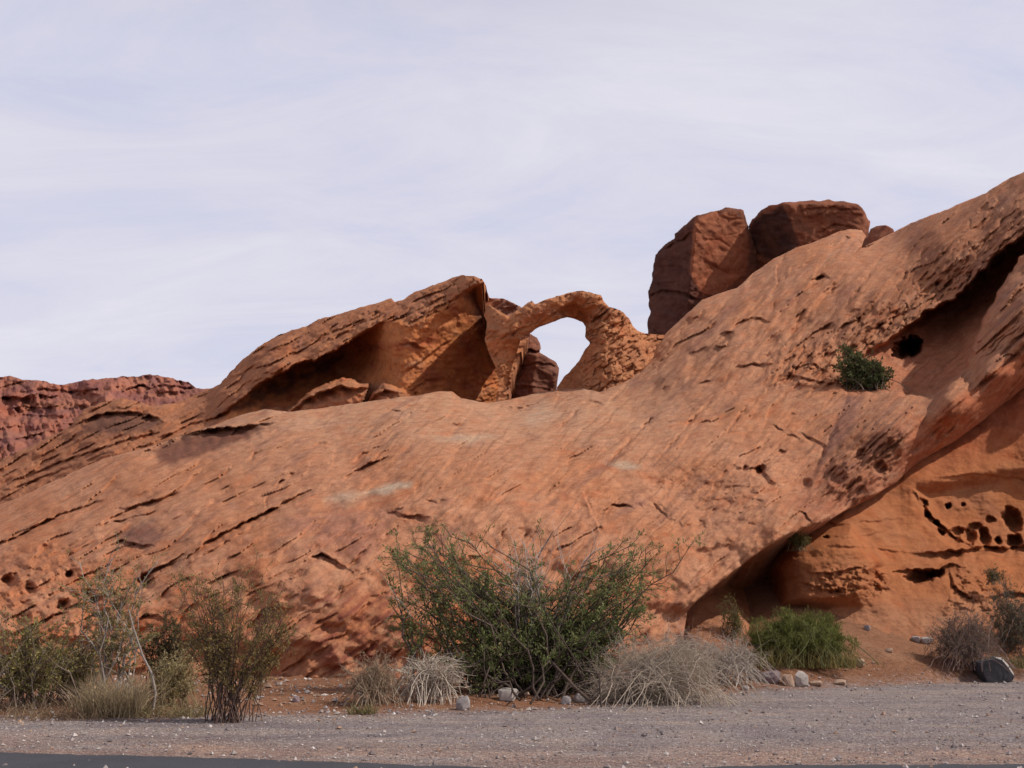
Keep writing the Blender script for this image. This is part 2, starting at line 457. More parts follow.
def slab_depth(U, V):
    T = F_T(U, V)
    right = sstep(560, 700, U); left = sstep(420, 200, U); mid = 1 - np.clip(right + left, 0, 1)
    upper = polymask(U, V, [(600, 400), (664, 335), (773, 255), (900, 220), (1174, 90), (1174, 160), (1024, 234), (956, 299), (884, 345), (838, 388), (720, 385)], 8)
    T += .9 * fbm(U / 120, V / 90, 3, 4) + .35 * fbm(U / 34, V / 26, 3, 6)
    for w, deg, la, lb, sd, amp in ((left, 31, 110, 19, 21, .36), (mid, 40, 90, 22, 24, .26), (right, 47, 80, 20, 27, .24)):
        f, a, b = beds(U, V, deg, la, lb, sd)
        pat = sstep(-.15, .35, fbm(a / 50, b / 22, 3, sd + 1))
        T += w * amp * pat * (1 - f) * (1 + upper)
        T += w * .10 * fbm(a / 40, b / 6, 3, sd + 2) * (1 + 1.8 * upper)
        T += w * .05 * fbm(a / 9, b / 3, 3, sd + 3)
    # broken, blocky rim of the upper slope
    e = band_mask(U, V, [(1024, 226), (990, 250), (956, 285), (925, 302), (890, 325), (855, 352), (800, 372)], 4, 48) * upper
    a, b = rot(U, V, 44)
    d, val = cells(a / 17 + .5 * fbm(U / 9, V / 9, 2, 36), b / 5.5, 3)
    T += e * (.55 * (val - .5) + .30 * sstep(.16, .01, d) * sstep(-.1, .3, fbm(U / 14, V / 14, 2, 37))) + e * .5 * fbm(a / 16, b / 4, 3, 38)
    a, b = rot(U, V, 10)
    d, val = cells(a / 11, b / 6, 8)
    e2 = polymask(U, V, [(595, 500), (625, 462), (720, 465), (800, 440), (800, 480), (760, 520), (700, 560), (640, 525)], 30)
    T += e2 * (.10 * (val - .5) + .07 * sstep(.2, .02, d) * sstep(0, .3, fbm(U / 20, V / 16, 2, 39)) + .25 * fbm(a / 22, b / 10, 3, 33))
    # the shallow weathered hollow in the middle of the slope
    T += .5 * polymask(U, V, [(606, 500), (616, 478), (650, 466), (690, 478), (714, 500), (700, 520), (640, 524)], 26)
    # lower right buttress: grooved along its length
    rr = polymask(U, V, [(847, 396), (935, 394), (968, 368), (1009, 272), (1174, 185), (1174, 300), (1024, 386), (912, 466), (850, 505), (795, 510), (811, 478)], 7)
    f, a, b = beds(U, V, 43, 120, 13, 61, .8)
    T += rr * (.35 * (1 - f) * sstep(-.2, .3, fbm(a / 80, b / 20, 2, 66)) + .3 * fbm(a / 70, b / 5, 3, 62))
    rz = polymask(U, V, [(808, 500), (822, 462), (850, 448), (885, 440), (908, 430), (905, 470), (880, 488), (840, 512)], 8)
    ra, rb_ = rot(U, V, 42)
    T += rz * (.42 * fbm(ra / 22, rb_ / 8, 3, 67) + .10 * fbm(ra / 7, rb_ / 3, 3, 68))
    # pits along the left foot
    for (u0, v0, ru, rv, am) in ((8, 582, 13, 8, 1.3), (30, 588, 6, 9, .8), (69, 574, 5, 4, .9), (45, 549, 9, 5, .5), (-24, 566, 9, 6, .6), (62, 606, 9, 7, .8), (20, 620, 14, 8, .9), (95, 600, 9, 5, .5),
                                 (146, 582, 9, 10, .8), (759, 470, 8, 5, .8), (745, 468, 4, 3, .6), (820, 278, 7, 3, 1.0), (860, 455, 10, 6, .4), (805, 485, 9, 7, .5), (838, 478, 10, 7, .5), (880, 468, 7, 9, .5)):
        dent(T, U, V, u0, v0, ru, rv, am, 30)
    rg = polymask(U, V, [(-60, 560), (60, 545), (140, 590), (110, 660), (-60, 660)], 14)
    T += rg * .55 * fbm(U / 16, V / 11, 4, 55)
    for p, w, am, lp in F_LEDGES: ledge(T, U, V, p, w, am, lp)
    for p, w, am in F_CRACKS: crack(T, U, V, p, w, am)
    # the alcove under the upper slope, with a small cave at its back
    m = window(U, V, alcove_poly, 12)
    u, v = U[m], V[m]
    k = polymask(u + 2.5 * noise2(u / 9, v / 9, 15), v + 2.5 * noise2(u / 9, v / 9, 16), alcove_poly, 2.2)
    A = ALC_T(u, v) + .5 * fbm(u / 18, v / 14, 4, 17)
    dent(A, u + 5 * fbm(u / 8, v / 8, 3, 18), v + 5 * fbm(u / 8, v / 8, 3, 19), 908, 347, 16, 11, 6.5, 20, 2.5)
    T[m] = T[m] + (np.maximum(A, T[m] + .3) - T[m]) * k
    # the notch at the top, where the pale knob stands in front of the ridge
    nk = polymask(U, V, [(840, 226), (864, 226), (868, 240), (872, 262), (838, 280), (780, 300), (760, 275), (800, 240)], 14)
    T -= .5 * nk
    T = roll(U, V, rim_left, 9, T); T = roll(U, V, rim_right, 10, T); T = roll(U, V, lip, 9, T)
    return T


def slab_colour(U, V, T):
    n1 = fbm(U / 70, V / 50, 4, 101); n2 = fbm(U / 22, V / 16, 4, 106)
    C = np.broadcast_to(TAN, U.shape + (3,)).copy()
    C = mixc(C, ORANGE, sstep(-.25, .4, n1) * .75)
    C = mixc(C, PALE * 1.02, sstep(470, 415, V) * sstep(760, 600, U) * (.35 + .4 * sstep(-.3, .3, n2)))
    low = sstep(470, 610, V) * sstep(700, 560, U)
    C = mixc(C, RED * 1.02, low * sstep(-.3, .3, n1 + .3 * n2) * .72)
    a, b = rot(U, V, 47)
    st = fbm(a / 90, b / 9, 4, 110)
    up = polymask(U, V, [(600, 395), (664, 330), (900, 215), (1174, 90), (1174, 160), (956, 305), (840, 385), (720, 390)], 14)
    C = mixc(C, BROWN, up * sstep(.0, .45, st) * .55)
    C = mixc(C, PURPLE, up * sstep(.12, .5, fbm(a / 60, b / 26, 4, 115)) * .6)
    tr = polymask(U, V, [(800, 330), (920, 225), (1174, 90), (1174, 180), (1024, 240), (940, 310), (860, 350)], 20)
    C = mixc(C, BROWN * np.array([.85, .8, .75]), tr * (.40 + .45 * sstep(-.2, .4, st)))
    rr = polymask(U, V, [(847, 396), (935, 394), (968, 368), (1009, 272), (1174, 185), (1174, 300), (1024, 386), (912, 466), (850, 505), (795, 510), (811, 478)], 5)
    C = mixc(C, BROWN * np.array([1.15, 1.2, 1.2]), rr * .6)
    a2, b2 = rot(U, V, 42)
    C = mixc(C, PURPLE * .9, rr * sstep(.0, .4, fbm(a2 / 140, b2 / 8, 3, 120)) * .6)
    tri = polymask(U, V, [(847, 396), (862, 396), (852, 430), (812, 478)], 4)
    C = mixc(C, PURPLE * 1.1, tri * .6)
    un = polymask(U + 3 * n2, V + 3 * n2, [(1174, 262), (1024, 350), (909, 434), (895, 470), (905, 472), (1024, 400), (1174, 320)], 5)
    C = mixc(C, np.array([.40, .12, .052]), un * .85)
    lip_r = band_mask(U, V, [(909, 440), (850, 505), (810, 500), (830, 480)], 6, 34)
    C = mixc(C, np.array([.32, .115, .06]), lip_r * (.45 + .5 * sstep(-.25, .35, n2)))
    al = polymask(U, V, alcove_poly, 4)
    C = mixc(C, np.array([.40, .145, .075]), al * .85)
    # fine bedding seen as thin dark and pale lines, and sharp-edged worn flakes
    wl = sstep(420, 200, U); wr = 1 - wl
    for w_, dg, sd in ((wl, 31, 151), (wr, 45, 155)):
        ax, bx = rot(U + 6 * n2, V + 5 * n1, dg)
        ln = fbm(ax / 75, bx / 2.6, 3, sd); mk = sstep(-.25, .2, fbm(ax / 60, bx / 30, 3, sd + 2))
        C = C * (1 - (.34 * w_ * mk * sstep(.16, .42, ln))[..., None])
        C = mixc(C, PALE * 1.1, w_ * mk * .40 * sstep(.18, .42, -ln))
    fl = fbm(U / 15, V / 8, 5, 161, .6)
    C = mixc(C, PALE * 1.05, .30 * sstep(.20, .27, fl) * sstep(-.3, .3, n1))
    C = mixc(C, BROWN * .9, .34 * sstep(.22, .29, -fl) * sstep(-.3, .3, -n1))
    # pale mineral patches
    for pl, so, kk in (([(365, 492), (385, 483), (411, 482), (410, 488), (385, 494)], 4, .8), ([(436, 440), (468, 434), (496, 437), (470, 444)], 5, .55), ([(606, 463), (628, 461), (641, 467), (622, 471)], 4, .75),
                       ([(325, 500), (350, 490), (366, 494), (345, 505)], 7, .6), ([(520, 415), (545, 405), (560, 414), (530, 428)], 8, .4)):
        C = mixc(C, np.array([.50, .37, .26]), polymask(U + 4 * n2, V + 4 * n2, pl, so) * kk)
    C = mixc(C, np.array([.15, .055, .035]), polymask(U + 5 * n2, V + 4 * n2, [(152, 450), (182, 437), (262, 425), (264, 430), (235, 443), (205, 455), (175, 464), (160, 462)], 4) * .85)  # dark below the ledge: undercut shade painted in, along with some varnish
    # dark desert varnish streaks, down the dip
    a3, b3 = rot(U, V, 37)
    C = mixc(C, PURPLE * .85, sstep(.22, .55, fbm(a3 / 75, b3 / 13, 4, 130)) * .55 * sstep(900, 700, U))
    vs = polymask(U, V, [(300, 640), (312, 585), (345, 590), (420, 600), (420, 660), (330, 680)], 16)
    C = mixc(C, np.array([.24, .07, .045]), vs * sstep(-.15, .3, fbm(a3 / 30, b3 / 8, 4, 133)) * .9)
    C = mixc(C, PURPLE * 1.2, polymask(U + 9 * n2, V + 9 * n2, [(276, 520), (330, 506), (400, 512), (372, 560), (300, 560)], 16) * .55 * sstep(-.4, .2, n1 + n2))
    C = mixc(C, PURPLE * .8, polymask(U + 5 * n2, V + 5 * n2, [(120, 532), (150, 520), (166, 536), (150, 548), (124, 545)], 6) * .8)
    C = mixc(C, PALE * .95, sstep(.25, .6, fbm(U / 40, V / 22, 4, 140)) * .35)
    return C


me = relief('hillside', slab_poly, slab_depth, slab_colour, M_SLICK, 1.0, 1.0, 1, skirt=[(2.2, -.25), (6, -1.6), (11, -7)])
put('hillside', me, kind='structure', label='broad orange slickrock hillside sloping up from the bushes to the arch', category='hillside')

# ------------------------------------------------------------------ orange wall below the buttress
wall_poly = [(640, 560), (700, 520), (790, 480), (860, 440), (930, 390), (1024, 330), (1174, 240), (1174, 690), (900, 690), (640, 690)]
W_T = tps([(1174, 300, 44), (1024, 330, 47), (930, 385, 46), (860, 440, 44), (800, 475, 41), (720, 520, 40), (1174, 330, 42), (1024, 392, 40.6), (1024, 440, 38.6), (966, 438, 39.0), (909, 470, 37.0), (850, 512, 34.4), (781, 560, 33.4), (800, 600, 32.3), (900, 520, 35.2), (960, 500, 36.4),
           (870, 560, 33.2), (1024, 520, 36.2), (1000, 560, 34.6), (1024, 600, 33), (900, 600, 32), (860, 630, 30.8), (960, 630, 31), (1024, 640, 31), (1174, 620, 33), (745, 575, 35.6), (700, 606, 31.4), (762, 588, 35.2), (732, 592, 34), (722, 614, 31), (680, 640, 30), (1174, 690, 30), (640, 690, 30), (900, 690, 29)], .01)


def wall_depth(U, V):
    T = W_T(U, V)
    T += .32 * fbm(U / 60, V / 45, 3, 201) + .09 * fbm(U / 20, V / 12, 4, 204)
    T += .02 * fbm(U / 60, V / 3.2, 3, 207) + .03 * fbm(U / 5, V / 4, 3, 209)
    T += .9 * polymask(U, V, [(918, 490), (940, 525), (985, 552), (1030, 556), (1100, 550), (1100, 470), (1000, 476), (950, 484)], 9)
    # boulder-like bulge that shuts the small cave on its right
    T -= 1.2 * polymask(U, V, [(774, 566), (800, 545), (850, 530), (880, 560), (860, 600), (782, 606)], 9)
    for (u0, v0, ru, rv, am, an) in ((928, 515, 4, 4, .9, 0), (948, 506, 3.5, 3.5, 1.0, 0), (963, 505, 3, 2.5, .6, 0), (937, 523, 4, 3, .9, -40), (924, 503, 7, 3, .7, -55), (941, 532, 5, 3, .9, -30), (955, 534, 12, 7, .9, 20),
                                     (969, 538, 7, 10, 1.0, 0), (984, 537, 6, 11, 1.0, 10), (998, 541, 4, 4, .9, 0), (1012, 520, 10, 15, 1.3, 25), (1014, 541, 9, 8, 1.2, 10), (1045, 530, 14, 10, 1.2, 0), (975, 527, 9, 5, .6, 10), (990, 520, 6, 4, .5, 0),
                                     (920, 577, 17, 7, 1.9, 4), (936, 574, 9, 5, 1.5, 8), (826, 537, 4, 2, .6, 20)):
        dent(T, U + 2.2 * fbm(U / 7, V / 7, 2, 231), V + 2.2 * fbm(U / 7, V / 7, 2, 233), u0, v0, ru, rv, am, an, 2.4)
    for p, w, am, lp in (([(925, 553), (955, 551), (985, 546), (1010, 548), (1060, 540)], 16, 1.1, 6), ([(897, 571), (915, 569), (940, 570), (948, 563), (958, 566)], 7, .9, 3), ([(917, 496), (930, 515), (952, 535), (975, 548)], 12, .8, 6),
                         ([(812, 573), (835, 572), (858, 567), (880, 573)], 10, .3, 4), ([(800, 582), (826, 590), (850, 588)], 8, .25, 4), ([(800, 520), (840, 525), (900, 518)], 6, .14, 3), ([(818, 545), (870, 548), (905, 552)], 5, .16, 3),
                         ([(950, 575), (957, 590), (975, 600)], 8, .5, 4), ([(985, 600), (1010, 592), (1040, 596)], 8, .5, 4), ([(800, 535), (850, 538), (890, 530)], 4, .14, 3), ([(930, 478), (980, 474), (1030, 480)], 5, .15, 3)):
        ledge(T, U, V, p, w, am, lp)
    d, val = cells(U / 9, V / 5, 19)
    e = polymask(U, V, [(810, 590), (825, 572), (880, 565), (890, 590), (860, 600)], 8) + .7 * polymask(U, V, [(945, 610), (960, 565), (990, 590), (1040, 590), (1060, 625)], 10)
    T += e * (.25 * (val - .5) + .08 * sstep(.25, .02, d) + .4 * fbm(U / 8, V / 6, 3, 211))
    return T


def wall_colour(U, V, T):
    n1 = fbm(U / 60, V / 40, 4, 221); n2 = fbm(U / 60, V / 5, 4, 224)
    C = np.broadcast_to(np.array([.37, .130, .050]), U.shape + (3,)).copy()
    C = mixc(C, np.array([.36, .15, .072]), sstep(-.1, .45, n1) * .6)
    C = mixc(C, RED * .95, sstep(.0, .4, n2) * .4)
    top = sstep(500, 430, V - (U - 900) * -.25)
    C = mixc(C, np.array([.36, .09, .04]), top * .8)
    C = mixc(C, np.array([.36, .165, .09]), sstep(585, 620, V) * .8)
    return C


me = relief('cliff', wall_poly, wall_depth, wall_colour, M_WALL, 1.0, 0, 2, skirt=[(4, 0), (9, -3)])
put('cliff', me, kind='structure', label='shaded orange rock wall with weathered hollows under the right buttress', category='cliff')

# ------------------------------------------------------------------ the fin with the big alcove, and the ridge running left from it
fin_top = [(-160, 520), (-60, 486), (-10, 466), (0, 460), (30, 446), (55, 434), (71, 426), (76, 418), (84, 409), (100, 403), (122, 398), (136, 401), (152, 406), (168, 404), (183, 400),
           (195, 395), (205, 390), (214, 387), (221, 383), (230, 372), (243, 359), (258, 347), (276, 336), (292, 330), (307, 326), (318, 319), (332, 316), (345, 312), (365, 306), (380, 302), (391, 298), (395, 302), (402, 300), (414, 292),
           (428, 287), (440, 283), (452, 278), (463, 275), (474, 276), (482, 279), (486, 285), (489, 298), (496, 298), (504, 299), (514, 303), (521, 307), (527, 314)]
fin_poly = fin_top + [(530, 335), (522, 350), (512, 378), (505, 415), (440, 425), (300, 440), (180, 470), (0, 560), (-160, 600)]
alc_lip = [(222, 412), (241, 401), (256, 387), (268, 381), (281, 373), (297, 366), (315, 360), (330, 353), (342, 347), (358, 337), (375, 326), (391, 318), (402, 321), (410, 327), (418, 322), (430, 313), (450, 301), (471, 289), (484, 283)]
big_alcove = alc_lip + [(490, 300), (492, 330), (500, 350), (504, 370), (500, 425), (380, 430), (240, 440)]
FIN_T = tps([(-160, 560, 60), (0, 470, 62), (0, 520, 56), (71, 430, 63), (100, 440, 59), (122, 400, 64), (183, 402, 63), (205, 392, 63), (170, 430, 58), (225, 400, 58),
             (221, 384, 62), (276, 336, 62), (300, 350, 58.5), (345, 312, 61), (391, 299, 60), (391, 318, 56), (342, 347, 56), (281, 374, 56), (440, 283, 58.5), (430, 312, 55.3), (463, 276, 57), (471, 289, 55), (484, 282, 55),
             (490, 300, 60), (504, 300, 61.5), (521, 308, 62), (515, 330, 62), (505, 360, 61.5), (505, 415, 61), (380, 410, 54), (240, 430, 55)], .01)
FA_T = tps([(235, 410, 57.5), (256, 398, 59), (281, 390, 60.5), (300, 380, 61.5), (330, 372, 62), (352, 362, 61.6), (372, 350, 59.6), (380, 336, 57.4), (386, 348, 56.2), (392, 375, 55.4), (402, 390, 54.4), (404, 350, 54.8),
            (410, 330, 55), (418, 326, 55.1), (420, 350, 55.1), (430, 314, 55.2), (436, 330, 55.6), (444, 340, 56.3), (450, 303, 55.6), (460, 325, 57.2), (465, 296, 56.6), (475, 305, 58.2), (484, 300, 59.4), (490, 320, 60), (450, 360, 57.2), (472, 350, 59.2), (492, 350, 60.3), (430, 385, 56), (460, 385, 58.5), (490, 395, 60), (440, 400, 56.5), (340, 400, 58), (250, 425, 56), (500, 420, 60)], .01)


def fin_depth(U, V):
    T = FIN_T(U, V)
    T += .9 * fbm(U / 60, V / 40, 3, 301) + .35 * fbm(U / 22, V / 14, 3, 303)
    f, a, b = beds(U, V, 30, 60, 9, 305)
    T += .5 * (1 - f) * sstep(-.2, .3, fbm(a / 40, b / 12, 3, 308)) + .3 * fbm(a / 26, b / 4, 3, 309) + .1 * fbm(U / 4, V / 3, 3, 311)
    e = band_mask(U, V, alc_lip[9:], 3, 26)
    d, val = cells(rot(U, V, 33)[0] / 13 + .5 * fbm(U / 8, V / 8, 2, 313), rot(U, V, 33)[1] / 6, 12)
    T += e * (.5 * (val - .5) + .3 * sstep(.22, .02, d) * sstep(-.2, .3, fbm(U / 12, V / 12, 2, 312)))
    for p, w, am, lp in (([(82, 421), (94, 416), (106, 413), (119, 412), (132, 412), (144, 414)], 10, 1.6, 4), ([(140, 418), (150, 415), (160, 420)], 12, 1.5, 4), ([(160, 437), (175, 432), (190, 424), (205, 421)], 5, .7, 4), ([(208, 419), (222, 414), (236, 405)], 8, 1.2, 4),
                         ([(20, 480), (60, 462), (110, 445), (150, 432)], 7, .8, 5), ([(0, 492), (30, 482), (70, 466)], 5, .6, 4), ([(256, 372), (285, 357), (310, 348)], 4, .5, 3), ([(300, 350), (330, 333), (360, 320)], 4, .6, 3), ([(230, 395), (246, 383), (262, 370)], 4, .5, 3),
                         ([(330, 340), (360, 323), (388, 312)], 4, .7, 3), ([(225, 378), (245, 372), (262, 360)], 4, .5, 3)):
        ledge(T, U, V, p, w, am, lp)
    k = polymask(U + 3.5 * fbm(U / 10, V / 10, 3, 315), V + 3.5 * fbm(U / 10, V / 10, 3, 316), big_alcove, 2.0)
    A = FA_T(U, V) + .32 * fbm(U / 16, V / 12, 4, 317) + .12 * fbm(U / 5, V / 5, 3, 319)
    for p, w, am, lp in (([(404, 372), (420, 362), (436, 350), (452, 338)], 6, .5, 3), ([(398, 345), (412, 342), (425, 349)], 6, .5, 3), ([(412, 390), (426, 380), (440, 378)], 5, .5, 3), ([(355, 350), (372, 344), (384, 350)], 6, .5, 3)):
        ledge(A, U, V, p, w, am, lp)
    T = T + (np.maximum(A, T) - T) * k
    # the low dome and its ragged lip on the alcove floor
    for pts, t0, s in (([(283, 416), (296, 404), (310, 391), (325, 384), (342, 377), (354, 379), (362, 384), (369, 383), (368, 392), (362, 404), (350, 420)], 53.6, 1), ([(360, 420), (372, 392), (384, 382), (396, 386), (412, 391), (418, 400), (410, 420)], 53.8, 2)):
        d, _, _ = polydist(U, V, pts, True)
        ins = inside(U + 1.2 * noise2(U / 6, V / 6, 320 + s), V + 1.2 * noise2(U / 6, V / 6, 330 + s), pts)
        k2 = np.where(ins, 1.0, 0.0)
        q = np.clip(1 - d / 10.0, 0, 1)
        D = t0 + 1.2 * (1 - np.sqrt(np.clip(1 - q * q, 0, 1))) + .3 * fbm(U / 9, V / 6, 3, 340 + s)
        if s == 1: ledge(D, U, V, [(290, 413), (306, 399), (322, 392), (342, 386), (356, 389), (366, 388)], 15, 1.4, 4)
        else: ledge(D, U, V, [(368, 402), (384, 390), (400, 393)], 10, .9, 3)
        T = np.where(ins, np.minimum(T, D), T)
    T = roll(U, V, fin_top, 8, T)
    return T


def fin_colour(U, V, T):
    n1 = fbm(U / 50, V / 36, 4, 350); n2 = fbm(U / 14, V / 11, 4, 352)
    a, b = rot(U, V, 30)
    C = np.broadcast_to(np.array([.42, .165, .078]), U.shape + (3,)).copy()
    C = mixc(C, BROWN, sstep(-.1, .4, fbm(a / 60, b / 9, 4, 354)) * .6)
    C = mixc(C, PURPLE * .9, sstep(.1, .5, n2 + .3 * n1) * .5)
    lf = sstep(230, 120, U)
    C = mixc(C, np.array([.38, .155, .08]), lf * .7)
    C = mixc(C, DARK, polymask(U + 4 * n2, V + 3 * n2, [(80, 424), (106, 414), (140, 413), (160, 421), (156, 431), (120, 434), (84, 433)], 4) * .75)  # shade of the undercut below the knob, painted dark
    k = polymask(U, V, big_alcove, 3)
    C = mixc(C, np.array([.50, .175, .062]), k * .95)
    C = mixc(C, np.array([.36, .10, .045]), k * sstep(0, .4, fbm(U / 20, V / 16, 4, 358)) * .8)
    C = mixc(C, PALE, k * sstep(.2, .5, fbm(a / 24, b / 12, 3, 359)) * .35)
    # roof shade painted dark, under it on the left and at its right end
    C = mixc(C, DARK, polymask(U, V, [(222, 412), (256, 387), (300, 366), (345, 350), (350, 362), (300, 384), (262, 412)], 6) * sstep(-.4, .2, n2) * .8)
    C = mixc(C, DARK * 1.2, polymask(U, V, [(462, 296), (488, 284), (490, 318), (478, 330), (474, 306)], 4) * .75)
    bk = polymask(U, V, [(492, 296), (530, 300), (532, 340), (512, 330), (492, 322)], 3)
    C = mixc(C, PURPLE * .95, bk * .8)
    dm = polymask(U, V, [(283, 416), (296, 404), (325, 384), (354, 379), (369, 383), (384, 382), (418, 400), (410, 420)], 3)
    C = mixc(C, np.array([.40, .17, .09]), dm * .8)
    return C


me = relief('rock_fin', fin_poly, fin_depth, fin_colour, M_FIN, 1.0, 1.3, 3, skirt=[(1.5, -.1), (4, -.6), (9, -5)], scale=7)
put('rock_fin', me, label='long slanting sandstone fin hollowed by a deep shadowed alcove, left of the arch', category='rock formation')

# ------------------------------------------------------------------ the arch
arch_out = [(484, 316), (486, 308), (489, 304), (494, 308), (501, 312), (509, 316), (516, 311), (521, 308), (527, 303), (532, 300), (535, 304), (544, 300), (554, 297), (562, 295), (571, 292), (582, 291), (592, 293), (601, 295), (603, 300), (609, 307), (617, 309), (623, 312), (629, 318), (633, 326), (638, 331), (648, 334), (664, 335)]
arch_in = [(557, 387), (563, 378), (571, 370), (579, 361), (584, 351), (590, 343), (585, 337), (586, 327), (582, 322), (574, 319), (567, 317), (558, 320), (548, 324), (539, 327), (529, 334), (522, 336), (519, 346), (514, 361), (509, 377), (506, 386)]
arch_poly = arch_out + [(664, 346), (640, 372), (612, 405), (596, 412), (557, 405)] + arch_in + [(507, 415), (494, 415), (496, 398), (499, 384), (496, 368), (489, 354), (485, 340), (487, 322)]
AR_T = tps([(497, 400, 53), (503, 370, 53.4), (492, 345, 53.6), (486, 305, 54.6), (490, 325, 53.8), (500, 325, 53.2), (510, 335, 52.9), (516, 350, 54), (530, 318, 53.2), (545, 312, 53.3), (560, 305, 53.5), (575, 300, 53.8), (590, 304, 53.6), (582, 316, 54.8), (605, 312, 53.5), (622, 322, 53.7), (640, 335, 54.4),
            (664, 337, 55.5), (600, 335, 53.2), (588, 340, 54.2), (600, 360, 52.6), (606, 392, 51.8), (630, 360, 53), (566, 384, 55), (578, 372, 54.4), (584, 384, 53), (592, 352, 53.4), (600, 410, 51.5), (560, 405, 54)], .01)


def arch_depth(U, V):
    T = AR_T(U, V) + .25 * fbm(U / 22, V / 18, 3, 401) + .18 * fbm(U / 7, V / 6, 3, 404)
    pier = sstep(578, 592, U)
    a, b = rot(U, V, 35)
    d, val = cells(a / 12 + .5 * fbm(U / 9, V / 9, 2, 407), b / 4.6 + .5 * fbm(U / 14, V / 14, 2, 408), 14)
    T += (.35 + .65 * pier) * (.30 * (val - .5) + .24 * sstep(.2, .01, d) * sstep(-.35, .2, fbm(U / 12, V / 10, 2, 409)))
    for p, w, am, lp in (([(590, 322), (600, 315), (609, 307)], 6, .9, 3), ([(598, 392), (612, 380), (630, 366)], 5, .5, 3), ([(586, 333), (592, 329), (598, 331)], 6, .6, 3), ([(540, 322), (556, 311), (568, 303)], 6, .4, 4), ([(500, 338), (512, 332), (524, 326)], 5, .5, 3),
                         ([(602, 352), (616, 340), (632, 330)], 4, .45, 3), ([(596, 372), (612, 358), (630, 346)], 4, .45, 3)):
        ledge(T, U, V, p, w, am, lp)
    T = roll(U, V, arch_out, 7, T)
    T = roll(U, V, arch_in, 4, T)
    # squared-off left face of the crown's underside
    T += .9 * polymask(U, V, [(560, 312), (568, 305), (574, 303), (584, 312), (588, 322), (580, 326), (566, 320)], 2.5)
    return T


def arch_colour(U, V, T):
    n = fbm(U / 24, V / 18, 4, 410)
    C = np.broadcast_to(np.array([.47, .195, .09]), U.shape + (3,)).copy()
    C = mixc(C, BROWN, sstep(-.1, .4, n) * .55)
    C = mixc(C, FRESH, band_mask(U, V, [(508, 385), (512, 362), (518, 348)], 3, 10) * .7)
    return C


me = relief('rock_arch', arch_poly, arch_depth, arch_colour, M_FIN, .8, .8, 4, back=lambda u, v: 2.4 + 2.5 * sstep(522, 512, u) + 8 * sstep(512, 499, u) + 2.5 * sstep(575, 600, u), scale=6)
put('rock_arch', me, label='slender natural stone arch with sky showing through its opening', category='rock arch')


# ------------------------------------------------------------------ dark boulders behind
def boulder(name, poly, planes, col, back, seed, label, ledges=(), rough=1.9, rl=5, amp=.35, patches=()):
    def dep(U, V):
        T = np.max([t0 + (U - u0) * gu + (V - v0) * gv for (u0, v0, t0, gu, gv) in planes], 0)
        T = T + amp * fbm(U / 22, V / 18, 4, seed) * 1.3 + amp * .5 * fbm(U / 7, V / 6, 3, seed + 2)
        d, val = cells(U / 26, V / 20, seed + 4)
        T = T + amp * 1.2 * (val - .5) * sstep(0.02, .12, d)
        for p, w, am, lp in ledges: ledge(T, U, V, p, w, am, lp)
        return roll(U, V, poly + poly[:1], rl, T)
    def cf(U, V, T):
        n = fbm(U / 18, V / 14, 4, seed + 8); n2 = fbm(U / 9, V / 16, 4, seed + 9)
        C = np.broadcast_to(np.array(col), U.shape + (3,)).copy()
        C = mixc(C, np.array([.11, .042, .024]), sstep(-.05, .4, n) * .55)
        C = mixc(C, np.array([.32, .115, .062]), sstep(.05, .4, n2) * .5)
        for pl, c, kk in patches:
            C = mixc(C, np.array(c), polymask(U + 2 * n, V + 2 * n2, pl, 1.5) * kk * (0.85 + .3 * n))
        return C
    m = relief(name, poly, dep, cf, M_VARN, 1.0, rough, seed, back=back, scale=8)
    return put(name, m, label=label, category='boulder')


boulder('boulder', [(645, 345), (648, 333), (647, 322), (651, 312), (648, 303), (649, 292), (652, 278), (654, 262), (655, 255), (664, 246), (674, 238), (675, 233), (684, 226), (692, 218), (697, 215), (710, 212), (722, 209), (729, 207), (743, 210), (745, 217), (748, 226), (752, 236), (758, 262), (765, 300), (765, 395), (645, 400)],
        [(693, 260, 74, -.10, -.006), (693, 260, 74, .07, .012), (720, 214, 73.2, .0, -.30), (700, 310, 74, .0, .05)], [.17, .064, .038], 9, 501,
        'tall dark red boulder with a smooth sunlit face painted paler, left of the flat-topped one', rl=6, amp=.28,
        ledges=[([(650, 296), (662, 290), (684, 292), (700, 300)], 7, .8, 4), ([(660, 250), (680, 240), (694, 232)], 5, .5, 3)],
        patches=[([(640, 260), (694, 220), (690, 262), (702, 296), (700, 345), (640, 345)], [.085, .034, .026], .85), ([(694, 222), (712, 212), (736, 212), (745, 225), (750, 250), (745, 275), (722, 292), (704, 296), (690, 272)], [.34, .115, .056], .95)])  # shaded left face painted dark, sunlit right face painted paler
boulder('boulder', [(735, 300), (742, 250), (749, 226), (752, 220), (759, 213), (768, 205), (778, 204), (789, 202), (808, 201), (828, 200), (846, 202), (858, 204), (862, 208), (866, 214), (870, 221), (869, 232), (862, 250), (860, 345), (735, 360)],
        [(792, 225, 74.5, -.11, .02), (792, 225, 74.5, .012, .004), (820, 206, 74.0, .0, -.35), (858, 225, 74.6, .14, .0)], [.23, .078, .040], 10, 521,
        'flat-topped dark boulder with its shaded left side painted black, highest on the ridge', rl=6, amp=.3,
        ledges=[([(800, 210), (830, 207), (862, 210)], 4, .35, 3), ([(812, 236), (834, 224), (850, 226)], 4, .3, 3)],
        patches=[([(746, 250), (752, 222), (782, 205), (787, 212), (800, 245), (780, 262)], [.05, .024, .02], .95)])  # shade on the left face, painted in as near black
